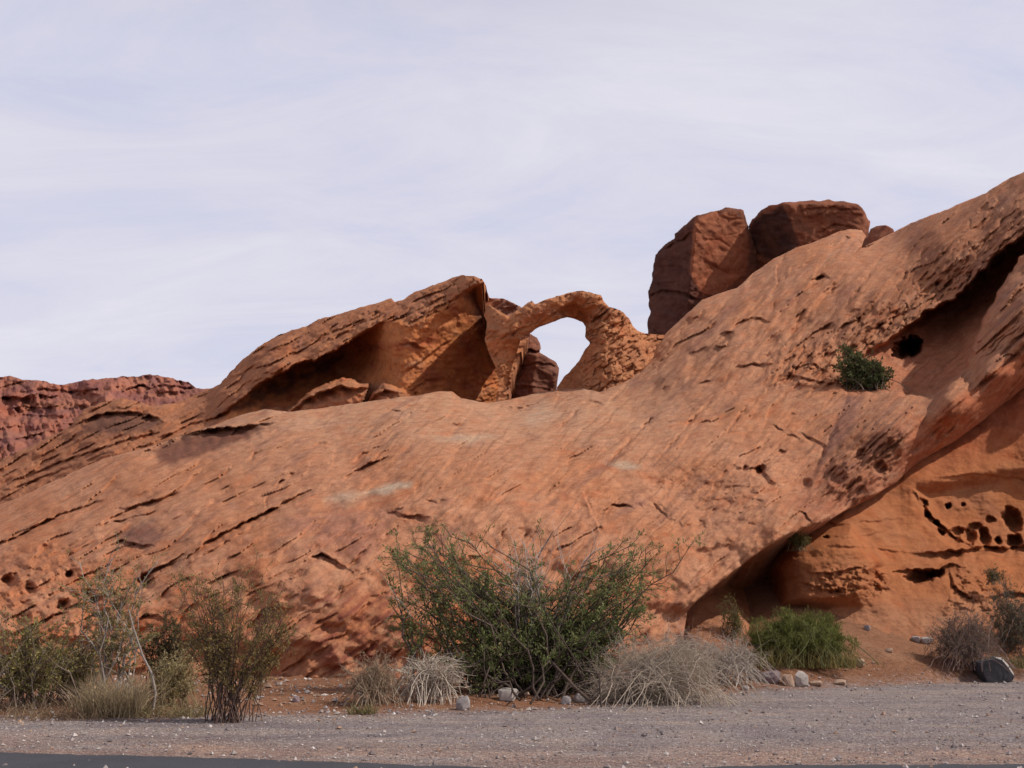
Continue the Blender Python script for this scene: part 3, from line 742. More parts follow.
boulder('boulder', [(858, 246), (868, 236), (870, 229), (876, 226), (886, 225), (893, 229), (896, 236), (894, 275), (860, 280)],
        [(880, 235, 72, -.05, -.04), (880, 235, 72, .06, .02)], [.22, .08, .048], 3, 541,
        'small dark red boulder peeking over the ridge, right of the flat-topped boulder', rl=4, amp=.15, rough=.7)
boulder('boulder', [(505, 405), (506, 350), (512, 338), (520, 334), (529, 333), (537, 338), (540, 343), (541, 349), (539, 352), (548, 357), (556, 362), (559, 368), (558, 379), (557, 387), (556, 405)],
        [(535, 365, 64, -.03, .0), (535, 365, 64, .06, .01), (530, 350, 64.2, 0, -.05)], [.22, .09, .058], 4, 551,
        'purple brown boulder framed by the left side of the arch opening', rl=5, amp=.3, rough=.8,
        ledges=[([(515, 352), (528, 349), (541, 351)], 6, .8, 3), ([(520, 366), (540, 362), (556, 366)], 4, .4, 3)])

# ------------------------------------------------------------------ far red hills
hill_top = [(-260, 402), (-120, 388), (-40, 380), (-10, 378), (0, 377), (10, 376), (17, 377), (23, 380), (38, 380), (50, 383), (61, 385), (72, 383), (84, 380), (98, 379), (117, 377), (128, 376), (136, 377), (143, 375), (150, 374), (160, 376), (168, 377), (178, 380), (188, 382), (190, 385), (196, 388), (210, 389), (260, 395), (330, 404), (420, 410)]


def far_depth(U, V):
    T = 235 + (V - 377) * -.55 + 10 * fbm(U / 50, V / 60, 3, 601)
    f, a, b = beds(U, V, 6, 60, 11, 603, .9)
    T += 1.5 * (1 - f) * sstep(-.1, .3, fbm(U / 40, V / 30, 2, 604)) + 5.5 * fbm(U / 22, V / 17, 4, 606) + 2.8 * fbm(U / 6, V / 7, 3, 608)
    for p, w, am, lp in (([(20, 392), (45, 388), (70, 392), (100, 388)], 5, 3, 3), ([(122, 392), (138, 384), (150, 388)], 7, 6, 3), ([(150, 388), (165, 385), (190, 388)], 5, 4, 3), ([(0, 398), (12, 396), (26, 398)], 9, 6, 3), ([(10, 440), (30, 436), (45, 432)], 6, 4, 4)):
        ledge(T, U, V, p, w, am, lp)
    return roll(U, V, hill_top, 5, T)


def far_colour(U, V, T):
    C = np.broadcast_to(np.array([.37, .14, .09]), U.shape + (3,)).copy()
    C = mixc(C, np.array([.22, .088, .078]), sstep(-.2, .3, fbm(U / 20, V / 14, 4, 611)) * .8)
    C = mixc(C, np.array([.40, .165, .095]), sstep(.1, .4, fbm(U / 40, V / 10, 3, 613)) * .6)
    return C


me = relief('hills', hill_top + [(420, 520), (-260, 560)], far_depth, far_colour, M_FAR, 1.0, 1.6, 6, skirt=[(20, -1), (60, -20)], scale=5)
put('hills', me, kind='structure', label='distant craggy dark red hills beyond the left ridge', category='hills')
# ------------------------------------------------------------------ ground, road, sky, light, camera
EDGE = np.array([(-40, 18.8), (-9, 18.8), (-6, 19.0), (-4, 19.8), (-2.6, 19.6), (-.8, 20.1), (1.8, 21.6), (3.6, 23.6), (6, 25.9), (9, 27.6), (14.1, 29.8), (40, 32)])


def edge_y(x):
    return np.interp(x, EDGE[:, 0], EDGE[:, 1])


def ground_z(x, y):
    x = np.asarray(x, float); y = np.asarray(y, float)
    e = edge_y(x) + .7 * fbm(x / 2.5, y / 2.5, 3, 701)
    s = np.clip(y - e, 0, 60)
    slope = .012 + .35 * sstep(4, 9, x)
    z = slope * np.minimum(s, 9) + .05 * fbm(x / 1.3, y / 1.3, 4, 703) * sstep(0, 2, s) + .10 * sstep(0, 2.2, s)
    z = z + .02 * fbm(x / .9, y / .9, 3, 705) * sstep(13, 14, y)
    return z


def at(u, v):
    """where the sight line through a pixel meets the ground"""
    d = unproj(np.array(u, float), np.array(v, float), 1.0) - np.array([0, 0, EYE])
    lo, hi = 5.0, 60.0
    for _ in range(50):
        mid = (lo + hi) / 2
        if EYE + d[2] / d[1] * mid > float(ground_z(d[0] / d[1] * mid, mid)): lo = mid
        else: hi = mid
    x, y = d[0] / d[1] * lo, lo
    return np.array([x, y, float(ground_z(x, y))])


def px_size(p):
    """metres that one pixel covers at a point"""
    t = p[1] * CP + (p[2] - EYE) * SP
    return t / F


def grid_sheet(xs, ys):
    X, Y = np.meshgrid(xs, ys); Z = ground_z(X, Y)
    n, m = X.shape; i = np.arange(n * m).reshape(n, m)
    q = np.stack([i[:-1, :-1], i[:-1, 1:], i[1:, 1:], i[1:, :-1]], -1).reshape(-1, 4)
    return X, Y, Z, q


def soil_material():
    m, nt, b = nodes_of('desert_soil_and_gravel')
    co = N(nt, 'ShaderNodeTexCoord').outputs['Object']
    gr = N(nt, 'ShaderNodeAttribute', attribute_name='gravel').outputs['Color']
    n1 = noise_node(nt, co, .9, 6, .6); n2 = noise_node(nt, co, 9, 6, .7); n3 = noise_node(nt, co, 38, 4, .7)
    soil = ramp(nt, n1, [(.3, (.27, .125, .07)), (.55, (.33, .16, .09)), (.75, (.36, .20, .125))])
    soil = mul(nt, soil, ramp(nt, n2, [(.3, (.6, .57, .55)), (.5, (1, 1, 1)), (.75, (1.2, 1.22, 1.25))]))
    vo = N(nt, 'ShaderNodeTexVoronoi', feature='F1'); vo.inputs['Scale'].default_value = 34; nt.links.new(co, vo.inputs['Vector'])
    sep = N(nt, 'ShaderNodeSeparateColor'); nt.links.new(vo.outputs['Color'], sep.inputs['Color'])
    grav = ramp(nt, sep.outputs[0], [(.0, (.19, .155, .15)), (.45, (.30, .245, .235)), (.8, (.38, .315, .295)), (1.0, (.55, .49, .45))])
    grav = mul(nt, grav, ramp(nt, n1, [(.3, (.80, .78, .80)), (.5, (1, 1, 1)), (.7, (1.12, 1.04, .96))]))
    mps = N(nt, 'ShaderNodeMapping'); mps.inputs['Scale'].default_value = (.16, 1.1, 1); nt.links.new(co, mps.inputs['Vector'])
    n5 = noise_node(nt, mps.outputs['Vector'], 1.0, 5, .65, .5)
    grav = mul(nt, grav, ramp(nt, n5, [(.30, (.78, .76, .78)), (.5, (1, 1, 1)), (.68, (1.22, 1.14, 1.06))]))
    mx = N(nt, 'ShaderNodeMix', data_type='RGBA')
    sg = N(nt, 'ShaderNodeSeparateColor'); nt.links.new(gr, sg.inputs['Color'])
    ad = N(nt, 'ShaderNodeMath', operation='MULTIPLY_ADD'); ad.inputs[1].default_value = 1.0
    nz = N(nt, 'ShaderNodeMath', operation='MULTIPLY_ADD'); nz.inputs[1].default_value = 1.1; nz.inputs[2].default_value = -.55
    nt.links.new(n2, nz.inputs[0]); nt.links.new(sg.outputs[0], ad.inputs[0]); nt.links.new(nz.outputs[0], ad.inputs[2])
    rg = ramp(nt, ad.outputs[0], [(.30, (0, 0, 0)), (.70, (1, 1, 1))])
    nt.links.new(rg, mx.inputs[0]); nt.links.new(soil, mx.inputs[6]); nt.links.new(grav, mx.inputs[7])
    pk = N(nt, 'ShaderNodeMix', data_type='RGBA'); nt.links.new(sg.outputs[1], pk.inputs[0]); nt.links.new(mx.outputs[2], pk.inputs[6])
    sand = mul(nt, mx.outputs[2], ramp(nt, n2, [(.3, (.95, .82, .74)), (.7, (1.22, 1.03, .90))]))
    nt.links.new(sand, pk.inputs[7])
    nt.links.new(pk.outputs[2], b.inputs['Base Color'])
    b.inputs['Roughness'].default_value = .95; b.inputs['Specular IOR Level'].default_value = .1
    h = N(nt, 'ShaderNodeMath', operation='ADD'); nt.links.new(n2, h.inputs[0]); nt.links.new(n3, h.inputs[1])
    h2 = N(nt, 'ShaderNodeMath', operation='SUBTRACT'); nt.links.new(h.outputs[0], h2.inputs[0]); nt.links.new(vo.outputs['Distance'], h2.inputs[1])
    bp = N(nt, 'ShaderNodeBump'); bp.inputs['Strength'].default_value = .8; bp.inputs['Distance'].default_value = .05
    nt.links.new(h2.outputs[0], bp.inputs['Height']); nt.links.new(bp.outputs['Normal'], b.inputs['Normal'])
    return m


def asphalt_material():
    m, nt, b = nodes_of('asphalt')
    co = N(nt, 'ShaderNodeTexCoord').outputs['Object']
    n1 = noise_node(nt, co, .7, 5, .6); n2 = noise_node(nt, co, 60, 4, .8)
    c = ramp(nt, n1, [(.3, (.038, .038, .045)), (.7, (.060, .058, .066))])
    c = mul(nt, c, ramp(nt, n2, [(.3, (.6, .6, .6)), (.5, (1, 1, 1)), (.72, (1.7, 1.65, 1.6))]))
    nt.links.new(c, b.inputs['Base Color']); b.inputs['Roughness'].default_value = .9
    bp = N(nt, 'ShaderNodeBump'); bp.inputs['Strength'].default_value = .6; bp.inputs['Distance'].default_value = .02
    nt.links.new(n2, bp.inputs['Height']); nt.links.new(bp.outputs['Normal'], b.inputs['Normal'])
    return m


xs = np.r_[-900, -400, -150, np.linspace(-60, -20, 30), np.linspace(-19.8, 24, 330), np.linspace(25, 70, 30), 160, 400, 900]
ys = np.r_[-60, -20, 0, np.linspace(4, 11, 12), np.linspace(11.2, 36, 230), np.linspace(37, 70, 20), 120, 300, 700, 1500, 4000]
X, Y, Z, q = grid_sheet(xs, ys)
e = edge_y(X) + .5 * fbm(X / 1.6, Y / 1.6, 4, 711)
g = np.clip(.5 + (e - Y) / 3.0, 0, 1)
road_edge = lambda x: np.interp(x, [-9, -7, -4.5, -2.3, 0, 1.6, 3, 6.3, 12], [14.5, 14.2, 13.75, 13.3, 12.65, 12.6, 12.95, 13.0, 13.2]) + .20 * fbm(x / .7, x * 0 + 3.1, 5, 720, .7)
shoulder = sstep(3.2, .6, Y - road_edge(X)) * sstep(-.35, .3, .9 * fbm(X / 2.5, Y / .9, 3, 715) + .25)
CC = np.stack([g, shoulder * g, 0 * g], -1).reshape(-1, 3)
me = make_mesh('ground', np.stack([X, Y, Z], -1).reshape(-1, 3), q, soil_material(), True, CC, 'gravel')
put('ground', me, kind='structure', label='grey gravel pullout and reddish dirt bank at the foot of the rock', category='ground')

rx = np.r_[-300, -60, np.linspace(-14, 14, 700), 60, 300]
V_ = []; Q_ = []
for i, x in enumerate(rx):
    V_ += [(x, float(road_edge(np.array(x))), .026), (x, 10.5, .03), (x, 5.5, .03)]
for i in range(len(rx) - 1):
    for k in range(2): Q_.append((3 * i + k + 1, 3 * i + 4 + k, 3 * i + 3 + k, 3 * i + k))
me = make_mesh('road', V_, np.array(Q_), asphalt_material(), False)
put('road', me, kind='structure', label='dark asphalt road edge along the bottom of the view', category='road')

# world: clear-sky light behind a sheet of thin high cloud
w = bpy.data.worlds.new('World'); sc.world = w; w.use_nodes = True
nt = w.node_tree; nt.nodes.clear()
out = nt.nodes.new('ShaderNodeOutputWorld'); bg = nt.nodes.new('ShaderNodeBackground'); bg2 = nt.nodes.new('ShaderNodeBackground'); mixs = nt.nodes.new('ShaderNodeMixShader')
sky = nt.nodes.new('ShaderNodeTexSky'); sky.sky_type = 'NISHITA'; sky.sun_disc = False
sky.sun_elevation = math.radians(SUN_EL); sky.sun_rotation = math.radians(SUN_AZ); sky.altitude = 600; sky.dust_density = 1.5
nt.links.new(sky.outputs[0], bg.inputs['Color']); bg.inputs['Strength'].default_value = .09
tc = nt.nodes.new('ShaderNodeTexCoord'); gen = tc.outputs['Generated']
sp = N(nt, 'ShaderNodeSeparateXYZ'); nt.links.new(gen, sp.inputs[0])
dv = N(nt, 'ShaderNodeMath', operation='MAXIMUM'); nt.links.new(sp.outputs[2], dv.inputs[0]); dv.inputs[1].default_value = 0.0
dv2 = N(nt, 'ShaderNodeMath', operation='ADD'); nt.links.new(dv.outputs[0], dv2.inputs[0]); dv2.inputs[1].default_value = .22
cx_ = N(nt, 'ShaderNodeMath', operation='DIVIDE'); nt.links.new(sp.outputs[0], cx_.inputs[0]); nt.links.new(dv2.outputs[0], cx_.inputs[1])
cy_ = N(nt, 'ShaderNodeMath', operation='DIVIDE'); nt.links.new(sp.outputs[1], cy_.inputs[0]); nt.links.new(dv2.outputs[0], cy_.inputs[1])
cb = N(nt, 'ShaderNodeCombineXYZ'); nt.links.new(cx_.outputs[0], cb.inputs[0]); nt.links.new(cy_.outputs[0], cb.inputs[1])
mp = N(nt, 'ShaderNodeMapping'); mp.inputs['Scale'].default_value = (.55, 1.3, 1); mp.inputs['Rotation'].default_value = (0, 0, .25); nt.links.new(cb.outputs[0], mp.inputs['Vector'])
n1 = noise_node(nt, mp.outputs['Vector'], 1.1, 7, .55, .4)
n2 = noise_node(nt, mp.outputs['Vector'], 3.6, 8, .68, .8)
av = N(nt, 'ShaderNodeMath', operation='MULTIPLY_ADD'); nt.links.new(n2, av.inputs[0]); av.inputs[1].default_value = .55; n1s = N(nt, 'ShaderNodeMath', operation='MULTIPLY_ADD'); nt.links.new(n1, n1s.inputs[0]); n1s.inputs[1].default_value = .8; n1s.inputs[2].default_value = -.10; nt.links.new(n1s.outputs[0], av.inputs[2])
ccol = ramp(nt, av.outputs[0], [(.44, (.68, .69, .86)), (.57, (.775, .76, .88)), (.74, (.87, .845, .92))])
zen = N(nt, 'ShaderNodeMapRange', interpolation_type='SMOOTHSTEP'); nt.links.new(sp.outputs[2], zen.inputs[0])
zen.inputs[1].default_value = .45; zen.inputs[2].default_value = .85; zen.inputs[3].default_value = 1.0; zen.inputs[4].default_value = .30
nt.links.new(zen.outputs[0], bg2.inputs['Strength'])
nt.links.new(ccol, bg2.inputs['Color'])
mixs.inputs[0].default_value = .86
nt.links.new(bg.outputs[0], mixs.inputs[1]); nt.links.new(bg2.outputs[0], mixs.inputs[2]); nt.links.new(mixs.outputs[0], out.inputs['Surface'])

ld = bpy.data.lights.new('sun', 'SUN'); ld.energy = 3.6; ld.angle = math.radians(.6); ld.color = (1, .94, .86)
lo = bpy.data.objects.new('sun', ld); COL.objects.link(lo)
el, az = math.radians(SUN_EL), math.radians(SUN_AZ)
from mathutils import Vector
dirn = Vector((math.sin(az) * math.cos(el), math.cos(az) * math.cos(el), math.sin(el)))
lo.rotation_euler = dirn.to_track_quat('Z', 'Y').to_euler(); lo.location = dirn * 60

cd = bpy.data.cameras.new('camera'); cam = bpy.data.objects.new('camera', cd); COL.objects.link(cam)
cd.sensor_width = 36; cd.lens = F * 36 / 1024; cd.clip_end = 9000; cd.clip_start = .1
cam.location = (0, 0, EYE); cam.rotation_euler = (math.pi / 2 + PITCH, 0, 0)
sc.camera = cam
sc.view_settings.view_transform = 'Standard'; sc.view_settings.look = 'None'; sc.view_settings.gamma = 1; sc.view_settings.exposure = 0
sc.view_settings.use_curve_mapping = False
sc.cycles.max_bounces = 5; sc.cycles.diffuse_bounces = 3
# ------------------------------------------------------------------ plants
def colour_material(name, attr, rough=.8, translucent=0.0):
    m, nt, b = nodes_of(name)
    a = N(nt, 'ShaderNodeAttribute', attribute_name=attr).outputs['Color']
    nt.links.new(a, b.inputs['Base Color']); b.inputs['Roughness'].default_value = rough; b.inputs['Specular IOR Level'].default_value = .2
    if translucent:
        tr = N(nt, 'ShaderNodeBsdfTranslucent'); nt.links.new(a, tr.inputs['Color'])
        mx = N(nt, 'ShaderNodeMixShader'); mx.inputs[0].default_value = translucent
        nt.links.new(b.outputs[0], mx.inputs[1]); nt.links.new(tr.outputs[0], mx.inputs[2])
        nt.links.new(mx.outputs[0], nt.nodes['Material Output'].inputs['Surface'])
    return m


M_LEAF = colour_material('leaves', 'leaf_colour', .65, .4)
M_BARK = colour_material('bark', 'bark_colour', .9)


class Sticks:
    """tapered bent tubes gathered into one mesh"""
    def __init__(s): s.v = []; s.f = []; s.c = []; s.n = 0
    def add(s, P, r0, r1, col, sides=3):
        P = np.asarray(P, float); n = len(P)
        T = np.gradient(P, axis=0); T /= np.linalg.norm(T, axis=1, keepdims=True) + 1e-9
        up = np.array([.31, .17, .93]); A = np.cross(T, up); A /= np.linalg.norm(A, axis=1, keepdims=True) + 1e-9
        B = np.cross(T, A); r = np.linspace(r0, r1, n)[:, None]
        rings = [P + r * (math.cos(k * 2 * math.pi / sides) * A + math.sin(k * 2 * math.pi / sides) * B) for k in range(sides)]
        V = np.stack(rings, 1).reshape(-1, 3); s.v.append(V)
        i = np.arange(n - 1)[:, None] * sides; k = np.arange(sides)[None]; k2 = (k + 1) % sides
        s.f.append(np.stack([i + k, i + k2, i + sides + k2, i + sides + k], -1).reshape(-1, 4) + s.n)
        s.c.append(np.broadcast_to(np.asarray(col) * rng.uniform(.75, 1.25), V.shape)); s.n += len(V)
    def build(s, name):
        return make_mesh(name, np.concatenate(s.v), np.concatenate(s.f), M_BARK, True, np.concatenate(s.c), 'bark_colour')


def leaf_mesh(name, P, D, length, width, cols):
    """one small diamond leaf per point, along D with a random roll"""
    n = len(P)
    D = D / (np.linalg.norm(D, axis=1, keepdims=True) + 1e-9)
    R = rng.normal(size=(n, 3)); S = np.cross(D, R); S /= np.linalg.norm(S, axis=1, keepdims=True) + 1e-9
    L = (length * rng.uniform(.6, 1.4, n))[:, None]; W = (width * rng.uniform(.6, 1.4, n))[:, None]
    V = np.stack([P, P + D * L * .5 + S * W, P + D * L, P + D * L * .5 - S * W], 1).reshape(-1, 3)
    f = np.arange(n * 4).reshape(n, 4)
    return make_mesh(name, V, f, M_LEAF, False, np.repeat(cols, 4, 0), 'leaf_colour')


def bez(a, c, b, n):
    t = np.linspace(0, 1, n)[:, None]
    return (1 - t) ** 2 * a + 2 * t * (1 - t) * c + t * t * b


def wobble(P, amp):
    n = len(P); w = np.cumsum(rng.normal(size=(n, 3)), 0) * amp / math.sqrt(n)
    w -= w[0]; return P + w


def shrub(name, label, cat, base, blobs, mains, subs, leaves, leaf=(.05, .012), leafcol=(.06, .07, .02), leafvar=.3, bark=(.10, .065, .045), deadcol=None, dead=0,
          r=(.02, .006), spread=10, p0=None, twigs=0, wob=.05, droop=0.0, group=None, stem_sides=3, deadblobs=None, leaf_up=.4, zdep=.8, bow=.35, leafcol2=None, leafstart=.25, sublen=(.10, .28)):
    """base: pixel of its foot; blobs: (u, v, ru, rv, weight) pixels of the crown's lumps, each given its own depth in the plant"""
    if p0 is None: p0 = at(*base)
    p0 = np.asarray(p0, float); s = px_size(p0)
    root = put(name, None, loc=tuple(p0), label=label, category=cat)
    if group: root['group'] = group
    def target(bl):
        k = rng.choice(len(bl), p=np.array([b[4] for b in bl]) / sum(b[4] for b in bl)); u, v, ru, rv, _ = bl[k]
        q = rng.normal(size=3); q /= np.linalg.norm(q); q *= rng.uniform(.35, 1) ** .6
        off = np.array([(u - base[0]) + q[0] * ru, 0, (base[1] - v) + q[2] * rv]) * s
        off[1] = (rng.normal() * .25 * (u - base[0]) + q[1] * ru) * s * zdep
        off[2] = max(off[2], .03)
        return off
    st = Sticks(); LP = []; LD = []; LC = []
    lc = np.asarray(leafcol); lc2 = np.asarray(leafcol2) if leafcol2 is not None else lc * np.array([1.4, 1.25, .9])
    for i in range(mains):
        b = target(blobs); a = np.array([rng.normal() * spread * s * .5, rng.normal() * spread * s * .5, -.03])
        L = np.linalg.norm(b - a)
        c = a * .6 + b * .4 * np.array([1 - bow, 1 - bow, 1]) + np.array([0, 0, bow * .5 * L])
        P = wobble(bez(a, c, b, 9), wob * L); P[:, 2] -= droop * L * np.linspace(0, 1, 9) ** 3; P[1:, 2] = np.maximum(P[1:, 2], .02 + .05 * rng.random(8))
        st.add(P, r[0] * rng.uniform(.5, 1.2), r[1], bark, stem_sides)
        tone = rng.uniform(0, 1)
        for j in range(subs):
            t = rng.uniform(.3, 1.0); k = min(int(t * 8), 7); f_ = t * 8 - k; q = P[k] * (1 - f_) + P[k + 1] * f_
            d = (P[min(k + 1, 8)] - P[max(k - 1, 0)]); d /= np.linalg.norm(d) + 1e-9
            d = d + rng.normal(size=3) * .75 + np.array([0, 0, .2]); d /= np.linalg.norm(d)
            l = L * rng.uniform(*sublen); e = q + d * l
            S = wobble(bez(q, q + d * l * .5 + np.array([0, 0, .06 * l]), e, 5), .08 * l)
            S[:, 2] = np.maximum(S[:, 2], .02)
            st.add(S, r[1] * 1.1, r[1] * .35, bark, 3)
            segs = [S]
            for _ in range(twigs):
                t2 = rng.integers(1, 5); d2 = d + rng.normal(size=3) * .8; d2 /= np.linalg.norm(d2)
                l2 = l * rng.uniform(.3, .6); S2 = np.stack([S[t2], S[t2] + d2 * l2 * .5 + rng.normal(size=3) * .03 * l2, S[t2] + d2 * l2]); st.add(S2, r[1] * .6, r[1] * .25, bark, 3); segs.append(S2)
            if leaves:
                for S_ in segs:
                    m = rng.poisson(leaves / len(segs)); 
                    if m == 0: continue
                    tt = rng.uniform(leafstart, 1.05, m) * (len(S_) - 1); kk = np.clip(tt.astype(int), 0, len(S_) - 2); ff = (tt - kk)[:, None]
                    LP.append(S_[kk] * (1 - ff) + S_[kk + 1] * ff + rng.normal(size=(m, 3)) * leaf[0] * .3)
                    LD.append((S_[kk + 1] - S_[kk]) / (np.linalg.norm(S_[kk + 1] - S_[kk], axis=1, keepdims=True) + 1e-9) + rng.normal(size=(m, 3)) * .8 + np.array([0, 0, leaf_up]))
                    mixk = np.clip(tone + rng.normal(size=(m, 1)) * .25, 0, 1)
                    LC.append((lc * (1 - mixk) + lc2 * mixk) * (1 + leafvar * rng.normal(size=(m, 1)).clip(-1.5, 1.5)))
    put('stems', st.build('stems'), root)
    if LP:
        put('foliage', leaf_mesh('foliage', np.concatenate(LP), np.concatenate(LD), leaf[0], leaf[1], np.clip(np.concatenate(LC), .005, 1)), root)
    if dead:
        ds = Sticks()
        for i in range(dead):
            b = target(deadblobs or blobs); a = b * rng.uniform(.35, .6) * np.array([1, 1, .8]) + rng.normal(size=3) * .05; L = np.linalg.norm(b - a)
            P = wobble(bez(a, (a + b) / 2 + np.array([0, 0, .2 * L]), b, 7), .10 * L); ds.add(P, r[1] * 1.6, r[1] * .5, deadcol, 3)
            for j in range(3):
                k = rng.integers(2, 6); d = (P[k] - P[k - 1]); d = d / (np.linalg.norm(d) + 1e-9) + rng.normal(size=3) * .7; l = L * rng.uniform(.15, .4)
                S = wobble(np.stack([P[k] + d * l * x for x in (0, .33, .66, 1)]), .08 * l); ds.add(S, r[1] * .9, r[1] * .35, deadcol, 3)
        put('dead_twigs', ds.build('dead_twigs'), root, label='bare pale grey dead twigs')
    return root


def grass_tuft(label, base, n, h, w, col, lean=.35, name='grass_tuft', cat='grass tuft'):
    p0 = at(*base); s = px_size(p0); root = None
    a = np.stack([rng.uniform(-.5, .5, n) * w * s, rng.uniform(-.3, .3, n) * w * s, np.zeros(n) - .01], -1)
    d = np.stack([rng.normal(size=n) * lean + a[:, 0] * .25 / (w * s), rng.normal(size=n) * lean, np.ones(n)], -1)
    L = (h * s * rng.uniform(.35, 1.05, n))[:, None]; W = (.5 * s * rng.uniform(.4, 1.0, n))[:, None]
    d /= np.linalg.norm(d, axis=1, keepdims=True); sd = np.cross(d, rng.normal(size=(n, 3))); sd /= np.linalg.norm(sd, axis=1, keepdims=True)
    tip = a + d * L + np.stack([d[:, 0], d[:, 1], -.4 * (np.abs(d[:, 0]) + np.abs(d[:, 1]))], -1) * L * .35
    m = a + d * L * .55
    V = np.stack([a - sd * W, a + sd * W, m + sd * W * .8, tip, m - sd * W * .8], 1).reshape(-1, 3)
    i = np.arange(n)[:, None] * 5
    f4 = i + np.array([[0, 1, 2, 4]]); f3 = i + np.array([[4, 2, 3]])
    C = np.repeat(np.asarray(col) * (1 + .3 * rng.normal(size=(n, 1)).clip(-1.5, 1.5)), 5, 0).clip(.01, 1)
    me = make_mesh(name, V, [f4, f3], M_LEAF, False, C, 'leaf_colour')
    return put(name, me, loc=tuple(p0), label=label, category=cat)


GREY = (.34, .29, .25); PALEW = (.50, .44, .38); BRN = (.13, .08, .055); DKB = (.07, .045, .035)
# the big green bush in the middle
shrub('acacia_bush', 'large straggly green bush with grey dead branches, in the middle below the slickrock', 'bush', (522, 692),
      [(414, 556, 18, 16, 1.2), (406, 588, 14, 22, .9), (450, 578, 26, 22, 1.1), (436, 622, 36, 24, 1.2), (500, 642, 44, 22, 1.2), (500, 596, 28, 22, .9), (540, 606, 26, 26, .9), (580, 580, 22, 26, 1.0), (636, 568, 12, 24, 1.3), (626, 616, 22, 28, 1.3), (580, 640, 42, 26, 1.2), (470, 664, 44, 14, 1), (600, 666, 40, 14, .8), (610, 600, 16, 30, .7), (560, 562, 14, 12, .3)],
      210, 10, 27, leaf=(.075, .012), leafcol=(.135, .17, .055), leafcol2=(.26, .27, .105), bark=(.10, .07, .055), deadcol=(.44, .37, .32), dead=60, r=(.036, .008), spread=90, twigs=2, wob=.10, bow=.12, sublen=(.07, .17),
      deadblobs=[(535, 560, 24, 14, 1.8), (556, 585, 36, 22, 1), (402, 596, 14, 12, .6), (500, 600, 36, 26, .8), (600, 640, 25, 20, .5), (586, 552, 20, 6, .6)], leafstart=.05, leaf_up=.5)
# left foreground
shrub('creosote_bush', 'vase-shaped creosote bush with many dark bare stems and thin olive leaves beside the gravel edge', 'bush', (230, 722),
      [(176, 600, 12, 20, 1), (200, 588, 18, 14, 1.1), (246, 586, 22, 12, 1.1), (280, 604, 14, 20, 1), (228, 606, 40, 18, 1.1), (186, 632, 20, 18, .7), (276, 640, 18, 20, .7), (230, 632, 34, 16, .4)],
      74, 11, 17, leaf=(.038, .009), leafcol=(.21, .16, .055), leafcol2=(.34, .25, .10), bark=(.12, .075, .06), r=(.012, .0035), spread=22, twigs=2, wob=.05, bow=.2, leafstart=.1, sublen=(.07, .18))
shrub('creosote_bush', 'dense olive green creosote bush cut by the left edge of the picture', 'bush', (22, 708),
      [(-25, 640, 36, 24, 1), (8, 630, 26, 16, 1), (40, 636, 24, 18, 1), (68, 652, 20, 20, .8), (22, 664, 46, 20, 1.2), (-20, 676, 40, 18, .8), (30, 680, 40, 12, .7)], 64, 11, 15, leaf=(.045, .011), leafcol=(.20, .18, .055), leafcol2=(.36, .30, .11), bark=(.19, .14, .105), r=(.016, .005), spread=56, twigs=2, deadcol=GREY, dead=22, leafstart=.05, sublen=(.08, .22))
shrub('thin_shrub', 'tall thin shrub with crooked pale grey trunks and sparse yellowish leaves above dry grass', 'shrub', (114, 708),
      [(100, 560, 16, 12, 1.4), (112, 580, 22, 16, 1.3), (86, 590, 16, 12, .7), (128, 604, 18, 14, .8), (96, 622, 16, 14, .6)], 17, 11, 34, leaf=(.040, .011), leafcol=(.22, .185, .06), leafcol2=(.35, .28, .11), bark=(.33, .27, .235), r=(.026, .006), spread=18, twigs=2, wob=.10, leafstart=.05, sublen=(.10, .22))
shrub('dark_shrub', 'low dark olive shrub behind the thin pale-trunked shrub', 'shrub', (162, 694), [(145, 640, 18, 12, 1), (170, 636, 22, 12, 1), (190, 645, 14, 12, .6)], 40, 7, 12, leaf=(.05, .016), leafcol=(.085, .07, .032), leafcol2=(.14, .115, .05), bark=DKB, r=(.014, .006), spread=24, twigs=1)
shrub('rabbitbrush', 'fluffy pale yellow shrub between the creosote stems and the thin trunks', 'shrub', (172, 706), [(165, 668, 20, 14, 1), (185, 664, 14, 14, .7), (175, 684, 24, 12, 1)], 90, 6, 9, leaf=(.045, .008), leafcol=(.34, .27, .12), leafcol2=(.48, .40, .22), bark=(.24, .18, .10), r=(.009, .004), spread=26, twigs=1, leaf_up=.8)
shrub('olive_shrub', 'half-dry olive and brown shrub filling the gap right of the left-edge creosote', 'shrub', (72, 700), [(62, 655, 22, 20, 1), (90, 650, 18, 22, 1), (78, 676, 30, 14, 1)], 50, 9, 16, leaf=(.045, .011), leafcol=(.19, .15, .055), leafcol2=(.32, .25, .10), bark=(.22, .16, .12), r=(.012, .005), spread=34, twigs=2, deadcol=GREY, dead=14)
grass_tuft('pale dry grass tuft at the foot of the crooked pale trunks', (114, 716), 900, 52, 62, (.40, .31, .19))
grass_tuft('low brown dry grass along the gravel at the left edge', (38, 716), 700, 22, 150, (.30, .21, .13), .6)
grass_tuft('low tan grass between the vase-shaped creosote and the pale grass', (172, 716), 420, 22, 70, (.30, .24, .13), .6)
